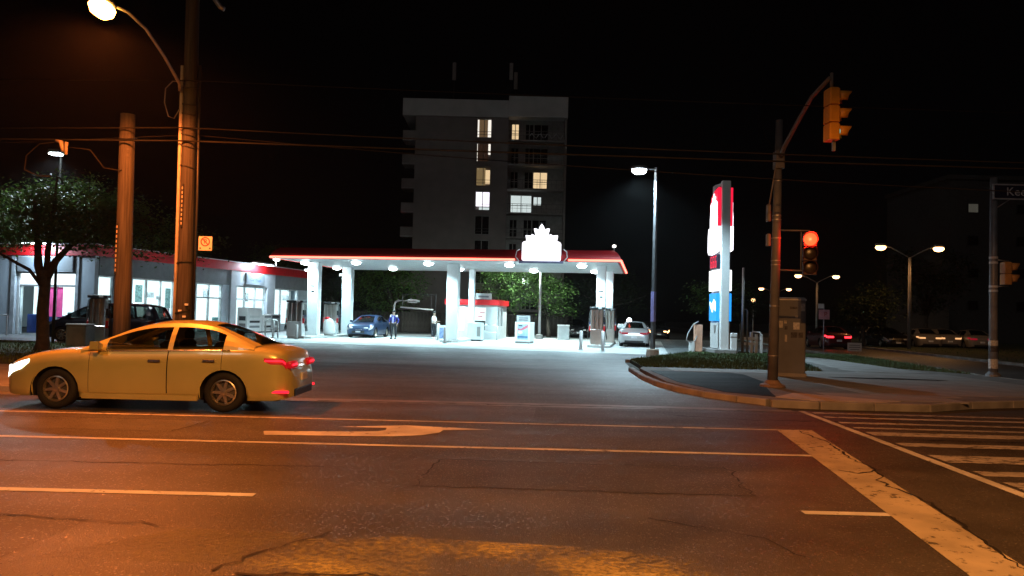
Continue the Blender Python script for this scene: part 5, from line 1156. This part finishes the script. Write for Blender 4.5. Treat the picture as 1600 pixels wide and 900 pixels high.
for k in range(8):
    zt_ = ZT-.15-k*FLH; zb_ = zt_-2.2
    f_ = MB().box(SW[0], SW[0]+.08, .2, .4, zb_, zt_).box(SW[1]-.08, SW[1], .2, .4, zb_, zt_).box(SW[0]+.08, SW[1]-.08, .2, .4, zt_-.08, zt_).box(SW[0]+.08, SW[1]-.08, .2, .4, zb_, zb_+.08).box(-.65, -.58, .2, .4, zb_+.08, zt_-.08).build("window", GREYP, t)
    if k == 0: MB().box(SW[0]+.08, -1.2, .42, .44, zb_, zt_).box(-.2, SW[1]-.08, .42, .44, zb_, zt_).build("pane", E_W5, f_); MB().box(-1.2, -.2, .42, .44, zb_, zt_).build("curtain", E_W4, f_)
    elif k == 1: MB().box(SW[0]+.08, -1.32, .42, .44, zb_, zt_).box(-.1, SW[1]-.1, .42, .44, zb_+.9, zt_).build("pane", E_W5, f_); MB().box(-1.32, -.1, .42, .44, zb_, zt_).build("curtain", mat("curtain_brown", (.05, .03, .02), .9, emit=(.5, .25, .15), es=.04), f_)
    elif k == 2: MB().box(SW[0]+.08, -.35, .42, .44, zb_, zt_).build("pane", em("window_amber_dim", (.8, .55, .25), .2), f_); MB().box(-.35, SW[1]-.08, .42, .44, zb_+.3, zt_-.3).build("pane", E_W1, f_)
    elif k == 3: MB().box(SW[0]+.08, SW[1]-.08, .42, .44, zb_+.5, zt_).build("pane", E_W3, f_); MB().box(-1.0, SW[1]-.08, .42, .44, zb_, zb_+.45).build("pane", E_W2, f_)
    else: MB().box(SW[0]+.08, SW[1]-.08, .42, .44, zb_, zt_).build("pane", WINDK, f_)
    for j in range(2): MB().box(SW[0]+.08, SW[1]-.08, .15, .2, zb_+.35+.35*j, zb_+.39+.35*j).build("rail", DARK, f_)
# balcony wing
wl_ = {(0, 0): E_W1, (2, 2): E_W1, (3, 0): E_W2, (3, 1): E_W2}
for k in range(8):
    zf = ZT-2.5-k*FLH
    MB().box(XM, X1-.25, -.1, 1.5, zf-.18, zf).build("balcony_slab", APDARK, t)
    for j, (xa_, xb__, zs) in enumerate([(2.5, 3.4, 1.95), (4.1, 5.1, 1.95), (5.1, 6.8, 1.95)] if k != 3 else [(2.55, 5.05, 2.0), (5.15, 6.2, 1.9)]):
        f_ = MB().box(xa_, xa_+.07, 1.4, 1.5, zf+.15, zf+.2+zs).box(xb__-.07, xb__, 1.4, 1.5, zf+.15, zf+.2+zs).box(xa_+.07, xb__-.07, 1.4, 1.5, zf+.13+zs, zf+.2+zs).box((xa_+xb__)/2-.04, (xa_+xb__)/2+.04, 1.4, 1.5, zf+.15, zf+.13+zs).box(xa_+.07, (xa_+xb__)/2-.04, 1.4, 1.5, zf+.95, zf+1.02).box((xa_+xb__)/2+.04, xb__-.07, 1.4, 1.5, zf+.95, zf+1.02).build("window", GREYP, t)
        pm_ = wl_.get((k, j), WINDK)
        if k == 3 and j == 1: MB().box(xa_+.1, xb__-.1, 1.46, 1.48, zf+1.1, zf+.2+zs-.1).build("pane", E_W2, f_)
        else: MB().box(xa_+.07, xb__-.07, 1.46, 1.48, zf+.15, zf+.13+zs).build("pane", pm_, f_)
    rl = MB()
    for x in np.arange(XM+.1, X1-.3, .55): rl.box(x, x+.03, -.08, -.05, zf, zf+.95)
    rl.box(XM, X1-.25, -.09, -.04, zf+.95, zf+1.0).box(XM, X1-.25, -.08, -.05, zf+.45, zf+.48).build("railing", mat("rail_dark", (.09, .085, .085), .6), t)
    if k == 0: MB().tube([(4.6+i*.25, -.1, zf+.45+.3*math.sin(i*1.7)) for i in range(16)], .05, 5).build("string_lights", mat("tinsel", (.4, .4, .42), .4), t)
for k in range(8):
    zf = ZT-2.6-k*FLH
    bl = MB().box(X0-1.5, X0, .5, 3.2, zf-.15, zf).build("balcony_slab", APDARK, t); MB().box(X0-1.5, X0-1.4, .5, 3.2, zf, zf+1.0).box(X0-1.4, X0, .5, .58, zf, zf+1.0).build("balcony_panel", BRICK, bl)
for (x, z, h) in ((-4.45, 29.5, 2.1), (2.3, 29.3, 2.0), (2.85, 28.2, 2.0)):
    a_ = thing("antenna", {-4.45: "grey panel antenna standing alone on the brick wing's roof", 2.3: "taller of two panel antennas on the apartment roof", 2.85: "lower of two panel antennas on the apartment roof"}[x], "antenna", (-3.0+x, 90, 26.0 if x < 2 else 26.4))
    MB().tube([(0, .12, 0), (0, .12, z+h-26)], .04, 6).build("mast", BLACK, a_); MB().rbox(-.22, .22, -.1, .08, z-26.2, z+h-26.2, .05).build("panel", APDARK, a_)
t = thing("far_building", "dark low-rise block with one dim lit window behind the street-name pole", "building", (41.0, 72, 0))
MB().box(0, 30, 0, 12, 0, 15.5).build("wall", mat("far_wall", (.05, .047, .046), .95, var=.15), t)
for i in range(6):
    for k in range(4):
        f_ = MB().box(1.7+i*4.6, 2.75+i*4.6, -.06, -.0, 3.2+k*3.05, 4.1+k*3.05).build("window", DARK, t)
        MB().box(1.78+i*4.6, 2.67+i*4.6, -.075, -.062, 3.26+k*3.05, 4.04+k*3.05).build("pane", em("window_grey_dim", (.8, .75, .6), .05) if (i, k) == (0, 3) else WINDK, f_)
MB().box(-.2, 30.2, -.2, 12.2, 15.5, 15.9).build("parapet", MATS["far_wall"], t)

# ------------------------------------------------------------------ trees
def tree(label, loc, trunk, rt, crown, nl, seed, leafm=LEAFM, ls=.16, limbs=7, forks=None, group=None):
    """trunk height, crown = list of (dx, dy, z, rx, ry, rz) lobes"""
    rnd = random.Random(seed)
    t = thing("street_tree" if forks else "tree", label, "tree", loc, group=group)
    MB().tube([(0, 0, 0), (.02, 0, .3), (rnd.uniform(-.05, .05), 0, trunk*.5), (rnd.uniform(-.1, .1), 0, trunk)], [rt*1.35, rt*1.05, rt*.95, rt*.8], 10).build("trunk", BARK, t, True)
    br = MB(); ends = []
    for lb in crown:
        ends.append(Vector(lb[:3]))
        for j in range(1 if forks else 3):
            ends.append(Vector((lb[0]+rnd.uniform(-.8, .8)*lb[3], lb[1]+rnd.uniform(-.8, .8)*lb[4], lb[2]+rnd.uniform(-.6, .8)*lb[5])))
    for e in ends:
        s_ = Vector((0, 0, trunk*rnd.uniform(.8, 1.)))
        if forks: s_ = min((Vector(q[:3]) for f_ in forks for q in f_[2:]), key=lambda q: (q-e).length)
        mid = s_.lerp(e, .5)+Vector((rnd.uniform(-.3, .3), rnd.uniform(-.3, .3), rnd.uniform(-.1, .4)))
        r0_ = rt*(rnd.uniform(.12, .2) if forks else rnd.uniform(.3, .55)); br.tube([s_, s_.lerp(mid, .5)+Vector((0, 0, .1)), mid, mid.lerp(e, .6), e], [r0_, r0_*.8, r0_*.6, r0_*.35, .012], 6)
    for f_ in (forks or []): br.tube([Vector(q[:3]) for q in f_], [q[3] for q in f_], 8)
    br.build("limbs", BARK, t, True)
    mb = MB(); tot = sum(l[3]*l[4]*l[5] for l in crown)
    for lb in crown:
        n = int(nl*lb[3]*lb[4]*lb[5]/tot); tw = max(6, n//26)
        for q in range(tw):
            while True:
                v = Vector((rnd.uniform(-1, 1), rnd.uniform(-1, 1), rnd.uniform(-1, 1)))
                if .25 < v.length < 1: break
            v *= (.75+.35*rnd.random()); c = Vector((lb[0]+v.x*lb[3], lb[1]+v.y*lb[4], lb[2]+v.z*lb[5])); sp = rnd.uniform(.15, .42)*max(.6, ls/.16)
            for k in range(26):
                p = c+Vector((rnd.gauss(0, sp), rnd.gauss(0, sp), rnd.gauss(0, sp*.6)))
                a = rnd.uniform(0, 6.28); d = Vector((math.cos(a), math.sin(a), rnd.uniform(-.9, .25))).normalized(); s2 = d.cross(Vector((rnd.uniform(-.4, .4), rnd.uniform(-.4, .4), 1))).normalized(); l = ls*rnd.uniform(.6, 1.3)
                mb.add([p, p+d*l*.45+s2*l*.28, p+d*l, p+d*l*.45-s2*l*.28], [(0, 1, 2, 3)])
    mb.build("crown", leafm, t, False, False)
    return t
tree("spreading dark street tree with forked trunk in front of the store wing", (-16.0, 26.3, HK-.03), 2.75, .2,
     [(-.7, 0, 4.6, 2.2, 1.8, 1.1), (1.6, -.3, 4.25, 2.0, 1.7, .85), (3.6, .2, 3.95, 1.7, 1.3, .7), (5.0, .3, 3.75, .9, .9, .5), (-2.1, .5, 4.0, 1.4, 1.3, .8), (.5, .8, 5.3, 1.9, 1.4, .9), (2.6, -.4, 4.7, 1.6, 1.3, .7), (-2.8, -.3, 4.6, 1.5, 1.3, .9)], 26000, 21, LEAFM, .14,
     forks=[[(0, 0, 2.2, .17), (-.25, 0, 2.9, .14), (-.3, 0, 3.6, .11), (-.5, 0, 5.2, .05)], [(0, 0, 2.4, .16), (.35, 0, 3.1, .12), (.8, 0, 3.6, .09), (1.7, 0, 4.2, .05), (3.2, 0, 4.5, .02)], [(-.03, 0, 2.1, .07), (-.55, 0, 2.75, .06), (-1.05, 0, 3.0, .05), (-1.7, 0, 3.35, .035), (-2.6, 0, 3.7, .02)], [(.05, 0, 2.5, .11), (.05, 0, 3.4, .1), (.15, 0, 4.6, .06), (.2, .1, 6, .03)]])
GT = "trees behind the station"
tree("bright green tree lit from the station, just right of the kiosk", (-.4, 60, 0), 2.0, .16, [(-.1, -.5, 4.2, 1.7, 1.5, 1.3), (.5, -.6, 3.0, 1.1, 1.1, .9), (-.8, 0, 5.4, 1.6, 1.5, 1.1)], 5200, 31, LEAFM, .22, group=GT)
tree("dimmer green tree behind the white lamp post", (3.0, 61.5, 0), 1.8, .15, [(.0, -.3, 3.4, 1.9, 1.5, 1.3), (.7, -.2, 2.3, 1.3, 1.0, .7), (-1.0, 0, 4.6, 1.5, 1.4, 1.0)], 4800, 32, LEAFM, .22, group=GT)
tree("broad dim tree behind the dark blue sedan", (-9.8, 64, 0), 2.2, .18, [(-1.2, 0, 4.6, 2.0, 1.6, 1.6), (1.0, -.3, 4.1, 1.8, 1.5, 1.5), (-.4, 0, 2.5, 2.2, 1.3, .9), (-2.3, .2, 3.2, 1.3, 1.2, 1.2)], 6500, 33, LEAFM, .22, group=GT)
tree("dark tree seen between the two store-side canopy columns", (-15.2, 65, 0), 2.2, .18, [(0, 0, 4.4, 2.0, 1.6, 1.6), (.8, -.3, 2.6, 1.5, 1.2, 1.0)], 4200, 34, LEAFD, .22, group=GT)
tree("tree whose lit leaves show over the store roof edge", (-20.0, 67, 0), 3.0, .2, [(.6, -.4, 5.6, 2.0, 1.6, 1.0), (-.8, 0, 6.2, 2.0, 1.6, 1.2)], 4200, 35, LEAFM, .22, group=GT)
tree("small lit tree showing left of the pylon sign", (13.2, 50.5, 0), 1.8, .12, [(-.6, 0, 3.2, 1.0, 1.0, .95), (.9, 0, 3.6, 1.2, 1.0, .9)], 2600, 36, LEAFM, .2, group=GT)
GF = "dark trees along the side street"
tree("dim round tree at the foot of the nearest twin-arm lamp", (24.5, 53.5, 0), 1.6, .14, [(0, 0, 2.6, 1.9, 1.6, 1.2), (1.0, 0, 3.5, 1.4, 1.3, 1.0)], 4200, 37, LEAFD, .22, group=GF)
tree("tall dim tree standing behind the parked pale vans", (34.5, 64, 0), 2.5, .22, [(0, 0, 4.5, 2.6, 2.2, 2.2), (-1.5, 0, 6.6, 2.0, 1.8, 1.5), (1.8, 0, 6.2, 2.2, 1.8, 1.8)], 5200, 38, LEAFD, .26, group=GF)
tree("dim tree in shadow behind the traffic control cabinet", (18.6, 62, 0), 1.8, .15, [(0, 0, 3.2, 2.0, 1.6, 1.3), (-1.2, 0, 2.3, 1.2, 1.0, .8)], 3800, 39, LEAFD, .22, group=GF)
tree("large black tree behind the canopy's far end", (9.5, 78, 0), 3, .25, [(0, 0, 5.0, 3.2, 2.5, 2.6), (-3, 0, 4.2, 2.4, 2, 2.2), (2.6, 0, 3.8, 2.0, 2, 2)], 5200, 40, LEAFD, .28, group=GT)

# ------------------------------------------------------------------ thin haze added so the lamps glow, standing in for lens bloom
vm = bpy.data.materials.new("glow_haze_air"); vm.use_nodes = True; nt = vm.node_tree
for n in list(nt.nodes):
    if n.type != 'OUTPUT_MATERIAL': nt.nodes.remove(n)
pv = nt.nodes.new("ShaderNodeVolumePrincipled"); pv.inputs["Density"].default_value = .0002; pv.inputs["Anisotropy"].default_value = .7; pv.inputs["Color"].default_value = (.9, .9, .92, 1)
nt.links.new(pv.outputs[0], nt.nodes["Material Output"].inputs["Volume"])
hz_ = MB().box(-265, 305, -65, 425, -1.1, 33).build("glow_haze", vm); hz_["kind"] = "stuff"
